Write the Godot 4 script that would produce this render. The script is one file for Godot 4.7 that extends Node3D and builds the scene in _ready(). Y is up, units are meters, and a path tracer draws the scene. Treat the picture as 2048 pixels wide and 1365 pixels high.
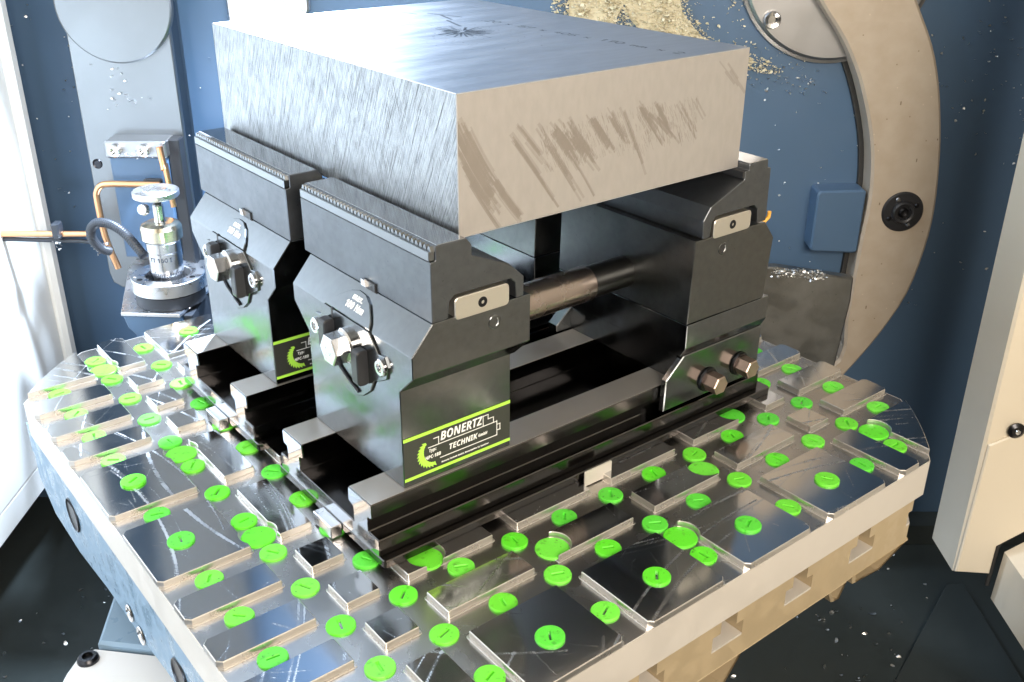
extends Node3D
# Two machine vises with an aluminium block on a grooved fixture plate inside a milling machine.
# World: millimetres are turned into metres on commit; x runs along the vise rails, z across them, y up.

const MM := 0.001
const CAM := Vector3(-0.491205, 0.469565, 0.685958)
const YAW := 0.673447
const PITCH := -0.448413
const ROLL := 0.004979

var M := {}
var used := {}
var rng := RandomNumberGenerator.new()

# ------------------------------------------------------------------ mesh builder
class MB:
	var v := PackedVector3Array()
	var n := PackedVector3Array()
	var uv := PackedVector2Array()

	func tri(a: Vector3, b: Vector3, c: Vector3, face: Vector3, na = null, nb = null, nc = null, ua := Vector2(), ub := Vector2(), uc := Vector2()) -> void:
		var cr := (b - a).cross(c - a)
		if cr.length_squared() < 1e-12:
			return
		var x = na if na != null else face
		var y = nb if nb != null else face
		var z = nc if nc != null else face
		if cr.dot(face) > 0.0:
			v.append_array([a, c, b]); n.append_array([x, z, y]); uv.append_array([ua, uc, ub])
		else:
			v.append_array([a, b, c]); n.append_array([x, y, z]); uv.append_array([ua, ub, uc])

	func quad(a: Vector3, b: Vector3, c: Vector3, d: Vector3, face: Vector3) -> void:
		tri(a, b, c, face); tri(a, c, d, face)

	func quad_uv(a: Vector3, b: Vector3, c: Vector3, d: Vector3, face: Vector3) -> void:
		# a is the texture's top left corner, then top right, bottom right, bottom left
		tri(a, b, c, face, null, null, null, Vector2(0, 0), Vector2(1, 0), Vector2(1, 1))
		tri(a, c, d, face, null, null, null, Vector2(0, 0), Vector2(1, 1), Vector2(0, 1))

	static func lift(p: Vector2, h: float, axis: String) -> Vector3:
		match axis:
			"x": return Vector3(h, p.y, p.x)
			"y": return Vector3(p.x, h, p.y)
		return Vector3(p.x, p.y, h)

	static func inset(poly: PackedVector2Array, d: float) -> PackedVector2Array:
		var out := PackedVector2Array()
		var k := poly.size()
		for i in k:
			var e1 := (poly[i] - poly[(i + k - 1) % k]).normalized()
			var e2 := (poly[(i + 1) % k] - poly[i]).normalized()
			var n1 := Vector2(e1.y, -e1.x)
			var n2 := Vector2(e2.y, -e2.x)
			out.append(poly[i] - (n1 + n2) * d / maxf(0.35, 1.0 + n1.dot(n2)))
		return out

	# an outline in the plane across the axis, drawn out from h0 to h1, its rims chamfered by b0 and b1
	func prism(outline, axis: String, h0: float, h1: float, b0 := 0.0, b1 := 0.0) -> void:
		var poly := PackedVector2Array(outline)
		if poly.size() > 3 and poly[0].distance_to(poly[poly.size() - 1]) < 0.001:
			poly.remove_at(poly.size() - 1)
		var area := 0.0
		for i in poly.size():
			area += poly[i].cross(poly[(i + 1) % poly.size()])
		if area < 0.0:
			poly.reverse()
		var k := poly.size()
		var rings := []
		if b0 < 0.0:
			rings.append([inset(poly, b0), h0]); rings.append([inset(poly, b0 * 0.3), h0 - b0 * 0.3]); rings.append([poly, h0 - b0])
		elif b0 > 0.0:
			rings.append([inset(poly, b0), h0]); rings.append([poly, h0 + b0])
		else:
			rings.append([poly, h0])
		if b1 > 0.0:
			rings.append([poly, h1 - b1]); rings.append([inset(poly, b1), h1])
		else:
			rings.append([poly, h1])
		var up := lift(Vector2.ZERO, 1.0, axis)
		for r in rings.size() - 1:
			var p: PackedVector2Array = rings[r][0]
			var q: PackedVector2Array = rings[r + 1][0]
			for i in k:
				var j := (i + 1) % k
				var e := (poly[j] - poly[i]).normalized()
				var a := lift(p[i], rings[r][1], axis)
				var b := lift(p[j], rings[r][1], axis)
				var c := lift(q[j], rings[r + 1][1], axis)
				var d := lift(q[i], rings[r + 1][1], axis)
				var flat := lift(Vector2(e.y, -e.x), 0.0, axis)
				var g := (c - a).cross(d - b).normalized()
				if g.dot(flat) < 0.0:
					g = -g
				quad(a, b, c, d, g)
		for e in 2:
			var cap: PackedVector2Array = rings[0][0] if e == 0 else rings[rings.size() - 1][0]
			var h: float = rings[0][1] if e == 0 else rings[rings.size() - 1][1]
			var idx := Geometry2D.triangulate_polygon(cap)
			for t in range(0, idx.size(), 3):
				tri(lift(cap[idx[t]], h, axis), lift(cap[idx[t + 1]], h, axis), lift(cap[idx[t + 2]], h, axis), -up if e == 0 else up)

	# profile points are (radius, height) along dir from at; smooth around, flat along
	func lathe(profile: Array, at: Vector3, dir: Vector3, segs := 24) -> void:
		var d := dir.normalized()
		var s := d.cross(Vector3.RIGHT if absf(d.x) < 0.8 else Vector3.UP).normalized()
		var t := d.cross(s)
		for i in profile.size() - 1:
			var p: Vector2 = profile[i]
			var q: Vector2 = profile[i + 1]
			var e := (q - p).normalized()
			var nr := Vector2(e.y, -e.x)
			for k in segs:
				var a0 := TAU * k / segs
				var a1 := TAU * (k + 1) / segs
				var r0 := s * cos(a0) + t * sin(a0)
				var r1 := s * cos(a1) + t * sin(a1)
				var n0 := (r0 * nr.x + d * nr.y).normalized()
				var n1 := (r1 * nr.x + d * nr.y).normalized()
				var a := at + r0 * p.x + d * p.y
				var b := at + r1 * p.x + d * p.y
				var c := at + r1 * q.x + d * q.y
				var f := at + r0 * q.x + d * q.y
				var fn := (n0 + n1).normalized()
				tri(a, b, c, fn, n0, n1, n1); tri(a, c, f, fn, n0, n1, n0)

	func tube(path: Array, r: float, segs := 12, closed_ends := true, ribs := 0.0) -> void:
		var frames := []
		var s := Vector3.ZERO
		for i in path.size():
			var d: Vector3 = (path[mini(i + 1, path.size() - 1)] - path[maxi(i - 1, 0)]).normalized()
			if i == 0:
				s = d.cross(Vector3.UP if absf(d.y) < 0.9 else Vector3.RIGHT).normalized()
			else:
				s = (s - d * s.dot(d)).normalized()
			frames.append([path[i], s, d.cross(s), r + (ribs if i % 2 == 1 else 0.0)])
		for i in path.size() - 1:
			for k in segs:
				var c0 := cos(TAU * k / segs); var s0 := sin(TAU * k / segs)
				var c1 := cos(TAU * (k + 1) / segs); var s1 := sin(TAU * (k + 1) / segs)
				var n0: Vector3 = frames[i][1] * c0 + frames[i][2] * s0
				var n1: Vector3 = frames[i][1] * c1 + frames[i][2] * s1
				var m0: Vector3 = frames[i + 1][1] * c0 + frames[i + 1][2] * s0
				var m1: Vector3 = frames[i + 1][1] * c1 + frames[i + 1][2] * s1
				var a: Vector3 = frames[i][0] + n0 * frames[i][3]
				var b: Vector3 = frames[i][0] + n1 * frames[i][3]
				var c: Vector3 = frames[i + 1][0] + m1 * frames[i + 1][3]
				var d: Vector3 = frames[i + 1][0] + m0 * frames[i + 1][3]
				if ribs > 0.0:
					var g := (b - a).cross(d - a).normalized()
					if g.dot(n0) < 0.0:
						g = -g
					quad(a, b, c, d, g)
				else:
					tri(a, b, c, n0, n0, n1, m1); tri(a, c, d, n0, n0, m1, m0)
		if closed_ends:
			for e in 2:
				var f: Array = frames[0] if e == 0 else frames[frames.size() - 1]
				var out: Vector3 = (f[1] as Vector3).cross(f[2]) * (-1.0 if e == 0 else 1.0)
				for k in segs:
					tri(f[0], f[0] + (f[1] * cos(TAU * k / segs) + f[2] * sin(TAU * k / segs)) * f[3], f[0] + (f[1] * cos(TAU * (k + 1) / segs) + f[2] * sin(TAU * (k + 1) / segs)) * f[3], out)

	# solid between planes (inside: n.p <= d), its edges chamfered by c
	func convex(planes: Array, c := 0.0) -> void:
		var all := planes.duplicate()
		if c > 0.0:
			var faces := faces_of(planes)
			for i in planes.size():
				for j in range(i + 1, planes.size()):
					var shared := []
					for p in faces[i]:
						for q in faces[j]:
							if p.distance_to(q) < 0.01:
								shared.append(p)
					if shared.size() >= 2:
						var nn: Vector3 = (planes[i].normal + planes[j].normal).normalized()
						var k: float = nn.dot(planes[i].normal)
						all.append(Plane(nn, nn.dot(shared[0]) - c * sqrt(maxf(0.02, 1.0 - k * k))))
		var fs := faces_of(all)
		for i in all.size():
			var f: Array = fs[i]
			for t in range(1, f.size() - 1):
				tri(f[0], f[t], f[t + 1], all[i].normal)

	static func faces_of(planes: Array) -> Array:
		var faces := []
		for i in planes.size():
			# a big square on the plane, cut by the others
			var nn: Vector3 = planes[i].normal
			var dd: float = planes[i].d
			var o: Vector3 = nn * dd
			var s := nn.cross(Vector3.UP if absf(nn.y) < 0.9 else Vector3.RIGHT).normalized() * 5000.0
			var t := nn.cross(s)
			var poly := [o + s + t, o - s + t, o - s - t, o + s - t]
			for j in planes.size():
				if j == i:
					continue
				var pl: Plane = planes[j]
				var res := []
				for k in poly.size():
					var a: Vector3 = poly[k]
					var b: Vector3 = poly[(k + 1) % poly.size()]
					var da := pl.normal.dot(a) - pl.d
					var db := pl.normal.dot(b) - pl.d
					if da <= 1e-5:
						res.append(a)
					if (da < -1e-5 and db > 1e-5) or (da > 1e-5 and db < -1e-5):
						res.append(a.lerp(b, da / (da - db)))
				poly = res
				if poly.is_empty():
					break
			faces.append(poly)
		return faces

	func box(a: Vector3, b: Vector3, c := 0.0) -> void:
		convex([Plane(Vector3.LEFT, -a.x), Plane(Vector3.RIGHT, b.x), Plane(Vector3.DOWN, -a.y), Plane(Vector3.UP, b.y), Plane(Vector3.FORWARD, -a.z), Plane(Vector3.BACK, b.z)], c)

	func add_mesh(m: Mesh, t: Transform3D) -> void:
		for s in m.get_surface_count():
			var a := m.surface_get_arrays(s)
			var p: PackedVector3Array = a[Mesh.ARRAY_VERTEX]
			var q: PackedVector3Array = a[Mesh.ARRAY_NORMAL]
			var idx = a[Mesh.ARRAY_INDEX]
			var count: int = idx.size() if idx != null else p.size()
			for i in count:
				var k: int = idx[i] if idx != null else i
				v.append(t * p[k]); n.append((t.basis * q[k]).normalized()); uv.append(Vector2())

	func arrays(scale: float) -> Array:
		var a := []
		a.resize(Mesh.ARRAY_MAX)
		var w := PackedVector3Array()
		w.resize(v.size())
		for i in v.size():
			w[i] = v[i] * scale
		a[Mesh.ARRAY_VERTEX] = w
		a[Mesh.ARRAY_NORMAL] = n
		a[Mesh.ARRAY_TEX_UV] = uv
		return a

	func mesh() -> ArrayMesh:
		var m := ArrayMesh.new()
		m.add_surface_from_arrays(Mesh.PRIMITIVE_TRIANGLES, arrays(0.001))
		return m


# ------------------------------------------------------------------ scene helpers
func numbered(called: String) -> String:
	var k: int = used.get(called, 0)
	used[called] = k + 1
	return called if k == 0 else "%s_%03d" % [called, k]


func machine_frame() -> Transform3D:
	# x to the right of the machine, y up, -z into the machine; origin on the floor line below the camera
	return Transform3D(Basis(Vector3.UP, -YAW), Vector3(CAM.x, 0, CAM.z))


func thing(called: String, label: String, category: String, in_machine := false, group := "") -> Node3D:
	var o := Node3D.new()
	o.name = numbered(called)
	if in_machine:
		o.transform = machine_frame()
	add_child(o)
	tag(o, label, category, group)
	return o


func tag(o: Node, label: String, category: String, group := "") -> void:
	o.set_meta("label", label)
	o.set_meta("category", category)
	if group:
		o.set_meta("group", group)


func part(called: String, b: MB, m: Material, parent: Node) -> MeshInstance3D:
	var o := MeshInstance3D.new()
	o.name = called
	o.mesh = b.mesh()
	o.material_override = m
	parent.add_child(o, true)
	return o


func whole(called: String, b: MB, m: Material, in_machine := false) -> MeshInstance3D:
	var o := MeshInstance3D.new()
	o.name = numbered(called)
	o.mesh = b.mesh()
	o.material_override = m
	if in_machine:
		o.transform = machine_frame()
	add_child(o)
	return o


func structure(called: String, b: MB, m: Material, label: String, category: String) -> MeshInstance3D:
	var o := whole(called, b, m, true)
	tag(o, label, category)
	o.set_meta("kind", "structure")
	return o


func round_poly(poly: PackedVector2Array, r: float, segs := 3) -> PackedVector2Array:
	var out := PackedVector2Array()
	var k := poly.size()
	for i in k:
		var p := poly[i]
		var a := poly[(i + k - 1) % k] - p
		var b := poly[(i + 1) % k] - p
		var turn := absf(PI - absf(a.angle_to(b)))
		if turn < 0.6 or a.length() < 2.5 * r or b.length() < 2.5 * r:
			out.append(p)
			continue
		var u := a.normalized() * r
		var w := b.normalized() * r
		for s in segs + 1:
			var t := float(s) / segs
			out.append((p + u).lerp(p, t).lerp(p.lerp(p + w, t), t))
	return out


func ring(cx: float, cy: float, r: float, segs := 24) -> PackedVector2Array:
	var out := PackedVector2Array()
	for k in segs:
		out.append(Vector2(cx + r * cos(TAU * k / segs), cy + r * sin(TAU * k / segs)))
	return out


func rect(x0: float, y0: float, x1: float, y1: float) -> PackedVector2Array:
	return PackedVector2Array([Vector2(x0, y0), Vector2(x1, y0), Vector2(x1, y1), Vector2(x0, y1)])


func letters(text: String, width: float, height: float, bold := true, slant := 0.0, thick := 0.25) -> MB:
	# capitals of that height from the origin along +x, the whole line of that width
	var f := SystemFont.new()
	f.font_names = PackedStringArray(["Droid Sans"])
	f.font_weight = 700 if bold else 400
	var t := TextMesh.new()
	t.font = f
	t.text = text
	t.font_size = 64
	t.pixel_size = 0.01
	t.depth = 0.05
	t.curve_step = 1.0
	var box := t.get_aabb()
	var cap := 0.457
	var b := MB.new()
	var tr := Transform3D(Basis(Vector3(width / box.size.x, 0, 0), Vector3(slant * height / cap, height / cap, 0), Vector3(0, 0, thick / 0.05)), Vector3.ZERO)
	b.add_mesh(t, tr * Transform3D(Basis(), Vector3(-box.position.x, 0.23, 0.025)))
	return b


func place(b: MB, t: Transform3D) -> MB:
	for i in b.v.size():
		b.v[i] = t * b.v[i]
		b.n[i] = (t.basis * b.n[i]).normalized()
	if t.basis.determinant() < 0.0:
		for i in range(0, b.v.size(), 3):
			var p := b.v[i + 1]; b.v[i + 1] = b.v[i + 2]; b.v[i + 2] = p
			var q := b.n[i + 1]; b.n[i + 1] = b.n[i + 2]; b.n[i + 2] = q
			var u := b.uv[i + 1]; b.uv[i + 1] = b.uv[i + 2]; b.uv[i + 2] = u
	return b


# ------------------------------------------------------------------ textures
func grey_texture(w: int, h: int, data: PackedFloat32Array) -> ImageTexture:
	var bytes := PackedByteArray()
	bytes.resize(w * h)
	for i in w * h:
		bytes[i] = int(clampf(data[i], 0.0, 1.0) * 255.0)
	return ImageTexture.create_from_image(Image.create_from_data(w, h, false, Image.FORMAT_L8, bytes))


func noise_field(w: int, h: int, freq: float, octaves: int, seed_: int, stretch := Vector2.ONE) -> PackedFloat32Array:
	var f := FastNoiseLite.new()
	f.seed = seed_
	f.frequency = freq
	f.fractal_octaves = octaves
	f.noise_type = FastNoiseLite.TYPE_SIMPLEX_SMOOTH
	var out := PackedFloat32Array()
	out.resize(w * h)
	for y in h:
		for x in w:
			out[y * w + x] = f.get_noise_2d(x * stretch.x, y * stretch.y)
	return out


func stroke(data: PackedFloat32Array, w: int, h: int, pts: Array, width: float, amount: float) -> void:
	# a soft-edged line through the points, in pixels; amount is added
	for i in pts.size() - 1:
		var a: Vector2 = pts[i]
		var b: Vector2 = pts[i + 1]
		var steps := int(ceil(a.distance_to(b))) + 1
		var side := (b - a).orthogonal().normalized()
		var hw := int(ceil(width / 2.0))
		for s in steps:
			var p := a.lerp(b, float(s) / steps)
			for k in range(-hw, hw + 1):
				var q := p + side * k
				var x := int(q.x)
				var y := int(q.y)
				if x < 0 or y < 0 or x >= w or y >= h:
					continue
				data[y * w + x] += amount * clampf(width / 2.0 + 0.5 - absf(k), 0.0, 1.0)


func metal(albedo: Color, rough: float, metallic := 1.0) -> StandardMaterial3D:
	var m := StandardMaterial3D.new()
	m.albedo_color = albedo.linear_to_srgb()
	m.metallic = metallic
	m.roughness = rough
	return m


func textured(m: StandardMaterial3D, tex: Texture2D, per_metre: float, world := true) -> StandardMaterial3D:
	m.roughness = 1.0
	m.roughness_texture = tex
	m.roughness_texture_channel = BaseMaterial3D.TEXTURE_CHANNEL_RED
	m.uv1_triplanar = true
	m.uv1_world_triplanar = world
	m.uv1_scale = Vector3.ONE * per_metre
	return m


func smudge(lo: float, hi: float, seed_: int, freq := 0.012, octaves := 5) -> ImageTexture:
	var f := FastNoiseLite.new()
	f.seed = seed_
	f.frequency = freq
	f.fractal_octaves = octaves
	var im := f.get_seamless_image(256, 256)
	var d := PackedFloat32Array()
	d.resize(65536)
	var raw := im.get_data()
	for i in 65536:
		d[i] = lo + (hi - lo) * smoothstep(0.25, 0.75, raw[i] / 255.0)
	return grey_texture(256, 256, d)


func make_materials() -> void:
	# milled plate: swirl marks of the face mill as rougher arcs on a polished ground
	var w := 1024
	var d := noise_field(w, w, 0.012, 4, 11)
	for i in d.size():
		d[i] = 0.105 + 0.05 * maxf(0.0, d[i])
	rng.seed = 5
	var r := 40.0
	while r < 520.0:
		r += rng.randf_range(5.0, 15.0)
		for q in rng.randi_range(2, 5):
			var c := Vector2(60 + rng.randfn(0, 9), -20 + rng.randfn(0, 9))
			var a0 := rng.randf_range(0, TAU)
			var span := rng.randf_range(0.25, 1.0)
			var wide := rng.randf_range(1.0, 5.0)
			var more := rng.randf_range(0.08, 0.38)
			var pts := []
			for t in 30:
				var a := a0 + span * t / 29.0
				var p := c + Vector2(cos(a), sin(a)) * r
				var m := Vector2(fposmod(p.x, 700.0), fposmod(p.y, 700.0)) * w / 700.0
				if pts.size() > 0 and pts[-1].distance_to(m) > 200:
					pts = []
				pts.append(m)
				if pts.size() == 2:
					stroke(d, w, w, pts, wide * (0.6 + 0.4 * sin(PI * t / 29.0)), more * (0.4 + rng.randf() * 0.6))
					pts = [m]
	for k in 900:
		var p := Vector2(rng.randf() * w, rng.randf() * w)
		var q := p + Vector2.from_angle(rng.randf() * TAU) * rng.randf_range(4, 40)
		stroke(d, w, w, [p, q], 1.0, rng.randf_range(0.03, 0.16))
	M.pad = textured(metal(Color(0.60, 0.61, 0.63), 0.1), grey_texture(w, w, d), 1.0 / 0.7)

	M.plate = textured(metal(Color(0.52, 0.505, 0.49), 0.2), smudge(0.24, 0.28, 21), 6.0)
	M.pad_side = textured(metal(Color(0.58, 0.555, 0.53), 0.2, 0.85), smudge(0.24, 0.33, 39), 9.0)
	M.rim = textured(metal(Color(0.64, 0.60, 0.55), 0.2, 0.35), smudge(0.44, 0.54, 22), 7.0)
	M.table = textured(metal(Color(0.47, 0.375, 0.24), 0.4, 0.3), smudge(0.32, 0.55, 23), 9.0)
	M.cast_blue = textured(metal(Color(0.20, 0.29, 0.38), 0.5, 0.0), smudge(0.25, 0.6, 24), 12.0)
	var burnished := smudge(0.30, 0.37, 25)
	M.vise = textured(metal(Color(0.16, 0.165, 0.165), 0.3), burnished, 9.0, false)
	M.vise_front = textured(metal(Color(0.185, 0.195, 0.205), 0.3), smudge(0.16, 0.22, 26), 11.0, false)
	M.jaw = textured(metal(Color(0.155, 0.165, 0.18), 0.45), smudge(0.42, 0.48, 27), 9.0, false)
	M.rail = textured(metal(Color(0.105, 0.10, 0.10), 0.25), smudge(0.155, 0.175, 28), 9.0, false)
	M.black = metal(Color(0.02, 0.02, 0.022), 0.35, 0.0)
	var wear := noise_field(512, 512, 0.02, 5, 71)
	for i in wear.size():
		wear[i] = 0.965 + 0.045 * wear[i]
	rng.seed = 12
	for k in 260:
		var p := Vector2(rng.randf() * 512, rng.randf() * 512)
		stroke(wear, 512, 512, [p, p + Vector2.from_angle(rng.randf() * TAU) * rng.randf_range(4, 60)], 0.8, rng.randf_range(-0.09, 0.04))
	for k in 60:
		var p := Vector2(rng.randf() * 512, rng.randf() * 512)
		stroke(wear, 512, 512, [p, p + Vector2.from_angle(rng.randf() * TAU) * rng.randf_range(1, 5)], rng.randf_range(1.5, 3.5), -rng.randf_range(0.05, 0.18))
	var wear_tex := grey_texture(512, 512, wear)
	for m in [M.vise, M.vise_front, M.jaw]:
		m.albedo_texture = wear_tex
	M.dark = metal(Color(0.05, 0.05, 0.055), 0.3)
	M.chrome = metal(Color(0.60, 0.60, 0.61), 0.16)
	M.satin = textured(metal(Color(0.70, 0.70, 0.72), 0.3), smudge(0.24, 0.38, 29), 14.0, false)
	M.end_plate = metal(Color(0.80, 0.76, 0.69), 0.42)
	M.copper_screw = metal(Color(0.50, 0.38, 0.32), 0.3)
	M.sleeve = textured(metal(Color(0.46, 0.38, 0.34), 0.25), smudge(0.24, 0.29, 30), 14.0, false)
	M.tube_dark = metal(Color(0.13, 0.13, 0.13), 0.3)
	M.copper = metal(Color(0.78, 0.42, 0.22), 0.28)
	M.rubber = metal(Color(0.03, 0.035, 0.045), 0.45, 0.0)
	M.plugs = []
	var dirt := noise_field(256, 256, 0.05, 5, 61)
	var di := Image.create(256, 256, false, Image.FORMAT_RGB8)
	rng.seed = 8
	for y in 256:
		for x in 256:
			var t := clampf(0.93 - 0.5 * maxf(0.0, dirt[y * 256 + x] - 0.28) + rng.randf() * 0.05, 0.0, 1.0)
			di.set_pixel(x, y, Color(t, t, t))
	for k in 90:
		di.fill_rect(Rect2i(rng.randi() % 254, rng.randi() % 254, 1 + rng.randi() % 2, 1 + rng.randi() % 2), Color(0.25, 0.3, 0.2))
	var dirt_tex := ImageTexture.create_from_image(di)
	for c in [Color(0.13, 0.78, 0.03), Color(0.16, 0.74, 0.04), Color(0.11, 0.70, 0.05), Color(0.18, 0.80, 0.06)]:
		var pm := metal(c, 0.36 + 0.04 * M.plugs.size(), 0.0)
		pm.albedo_texture = dirt_tex
		pm.uv1_triplanar = true
		pm.uv1_world_triplanar = true
		pm.uv1_scale = Vector3.ONE * 9.0
		M.plugs.append(pm)
	M.print_green = metal(Color(0.42, 0.80, 0.08), 0.5, 0.0)
	M.print_white = metal(Color(0.85, 0.85, 0.83), 0.5, 0.0)
	M.label_ground = metal(Color(0.035, 0.037, 0.032), 0.4, 0.0)
	M.print_dark = metal(Color(0.06, 0.07, 0.09), 0.5, 0.0)
	M.wall_blue = textured(metal(Color(0.078, 0.140, 0.235), 0.4, 0.0), smudge(0.34, 0.42, 31), 3.0, false)
	M.stainless = textured(metal(Color(0.23, 0.24, 0.25), 0.35), smudge(0.33, 0.40, 32), 4.0, false)
	M.floor = textured(metal(Color(0.038, 0.046, 0.045), 0.3, 0.0), smudge(0.30, 0.46, 33), 4.0, false)
	M.ivory = textured(metal(Color(0.74, 0.66, 0.53), 0.5, 0.0), smudge(0.42, 0.58, 34), 4.0, false)
	M.white = textured(metal(Color(0.86, 0.86, 0.83), 0.5, 0.0), smudge(0.42, 0.58, 35), 4.0, false)
	M.guard = textured(metal(Color(0.30, 0.295, 0.28), 0.4), smudge(0.32, 0.48, 36), 5.0, false)
	M.guard_light = textured(metal(Color(0.40, 0.40, 0.41), 0.4), smudge(0.36, 0.42, 37), 5.0, false)
	M.grip = metal(Color(0.22, 0.23, 0.24), 0.3)
	M.ground = metal(Color(0.42, 0.43, 0.45), 0.10)
	M.hub = metal(Color(0.06, 0.065, 0.07), 0.5, 0.0)
	M.rail_top = textured(metal(Color(0.50, 0.475, 0.45), 0.2, 0.8), smudge(0.40, 0.46, 40), 9.0, false)
	M.gasket = metal(Color(0.03, 0.03, 0.03), 0.7, 0.0)
	M.chip = metal(Color(0.80, 0.80, 0.80), 0.35)
	M.chip_caked = metal(Color(0.66, 0.60, 0.44), 0.6, 0.0)
	M.yellow = metal(Color(0.85, 0.45, 0.08), 0.5, 0.0)
	M.brass = metal(Color(0.72, 0.66, 0.52), 0.22)
	M.guard.albedo_texture = wear_tex
	# the cast ring: tan paint with grain and blotches
	var yk := noise_field(256, 256, 0.03, 5, 41)
	var im := Image.create(256, 256, false, Image.FORMAT_RGB8)
	for y in 256:
		for x in 256:
			var t := clampf(0.5 + yk[y * 256 + x] * 0.9, 0, 1)
			var c := Color(0.47, 0.385, 0.295).lerp(Color(0.52, 0.44, 0.35), t)
			im.set_pixel(x, y, c.linear_to_srgb())
	rng.seed = 44
	for k in 60:
		var t := rng.randf()
		im.fill_rect(Rect2i(rng.randi() % 250, rng.randi() % 250, 1, 1 + rng.randi() % (4 if t < 0.2 else 1)), Color(0.42, 0.35, 0.27) if t < 0.7 else Color(0.86, 0.80, 0.72))
	M.yoke = metal(Color.WHITE, 0.45, 0.15)
	M.yoke.albedo_texture = ImageTexture.create_from_image(im)
	M.yoke.uv1_triplanar = true
	M.yoke.uv1_scale = Vector3.ONE * 3.5


# ------------------------------------------------------------------ entry
func _ready() -> void:
	rng.seed = 1
	set_camera_and_light()
	make_materials()
	build_enclosure()
	build_machine_table()
	build_fixture_plate()
	build_vises()
	build_workpiece()
	build_back_fittings()
	build_probe()
	build_chips()


func lamp(called: String, label: String, a: Vector3, target: Vector3, size: Vector2, energy: float, color: Color, glow: float) -> void:
	# a flat luminaire in machine coordinates (metres): housing, glowing panel, and the light just before it
	var fr := machine_frame()
	var pos := fr * a
	var to := fr * target
	var o := Node3D.new()
	o.name = numbered(called)
	add_child(o)
	o.look_at_from_position(pos, to, Vector3.UP)
	tag(o, label, "lamp")
	var b := MB.new()
	b.box(Vector3(-size.x * 500 - 12, -size.y * 500 - 12, 2), Vector3(size.x * 500 + 12, size.y * 500 + 12, 34), 2.0)
	part("lamp_housing", b, M.white_plain, o)
	b = MB.new()
	b.box(Vector3(-size.x * 500, -size.y * 500, -1), Vector3(size.x * 500, size.y * 500, 1.9))
	var g := StandardMaterial3D.new()
	g.albedo_color = Color(0.8, 0.8, 0.8)
	g.emission_enabled = true
	g.emission = color
	g.emission_energy_multiplier = glow
	part("lamp_panel", b, g, o)
	var l := AreaLight3D.new()
	l.name = numbered(called + "_light")
	l.area_size = size
	l.light_energy = energy
	l.light_color = color
	l.area_normalize_energy = true
	l.area_range = 6.0
	l.area_attenuation = 2.0
	l.shadow_enabled = true
	add_child(l)
	l.look_at_from_position(pos + (to - pos).normalized() * 0.003, to, Vector3.UP)


func set_camera_and_light() -> void:
	var f := Vector3(sin(YAW) * cos(PITCH), sin(PITCH), -cos(YAW) * cos(PITCH))
	var r := f.cross(Vector3.UP).normalized()
	var u := r.cross(f)
	var c := Camera3D.new()
	c.name = "camera"
	c.fov = 37.324
	c.near = 0.02
	c.far = 60.0
	add_child(c)
	c.global_transform = Transform3D(Basis(r * cos(ROLL) + u * sin(ROLL), -r * sin(ROLL) + u * cos(ROLL), -f), CAM)
	c.current = true

	var e := Environment.new()
	e.background_mode = Environment.BG_COLOR
	e.background_color = Color(0.62, 0.58, 0.52)
	e.background_energy_multiplier = 0.32
	e.tonemap_mode = Environment.TONE_MAPPER_LINEAR
	e.tonemap_exposure = 1.24
	e.sdfgi_enabled = true
	e.ssao_enabled = true
	e.ssil_enabled = true
	var we := WorldEnvironment.new()
	we.name = "world_environment"
	we.environment = e
	add_child(we)

	M.white_plain = metal(Color(0.7, 0.7, 0.7), 0.5, 0.0)
	bulb_lamp(Vector3(-0.26, 0.50, -1.19), 1.7, Color(0.83, 0.91, 1.0))
	lamp("added_panel_fill", "added unseen cool strip light that brightens the white left panel", Vector3(-0.30, 1.0, -1.02), Vector3(-0.64, 0.0, -1.12), Vector2(0.30, 0.10), 0.50, Color(0.83, 0.91, 1.0), 2.0)  # added fill with no known source, brightens the left side panel
	lamp("added_side_fill", "added unseen cool fill light brightening the casting low on the left", Vector3(-0.60, -0.06, -0.12), Vector3(-0.30, -0.15, -0.80), Vector2(0.10, 0.10), 0.16, Color(0.82, 0.91, 1.0), 2.0)  # added fill kept under the table edge to brighten the casting
	lamp("door_lamp", "broad warm lamp high behind the open door", Vector3(0.42, 0.80, 0.70), Vector3(0.10, 0.0, -0.90), Vector2(0.9, 0.5), 2.9, Color(1.0, 0.95, 0.88), 1.2)


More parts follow.
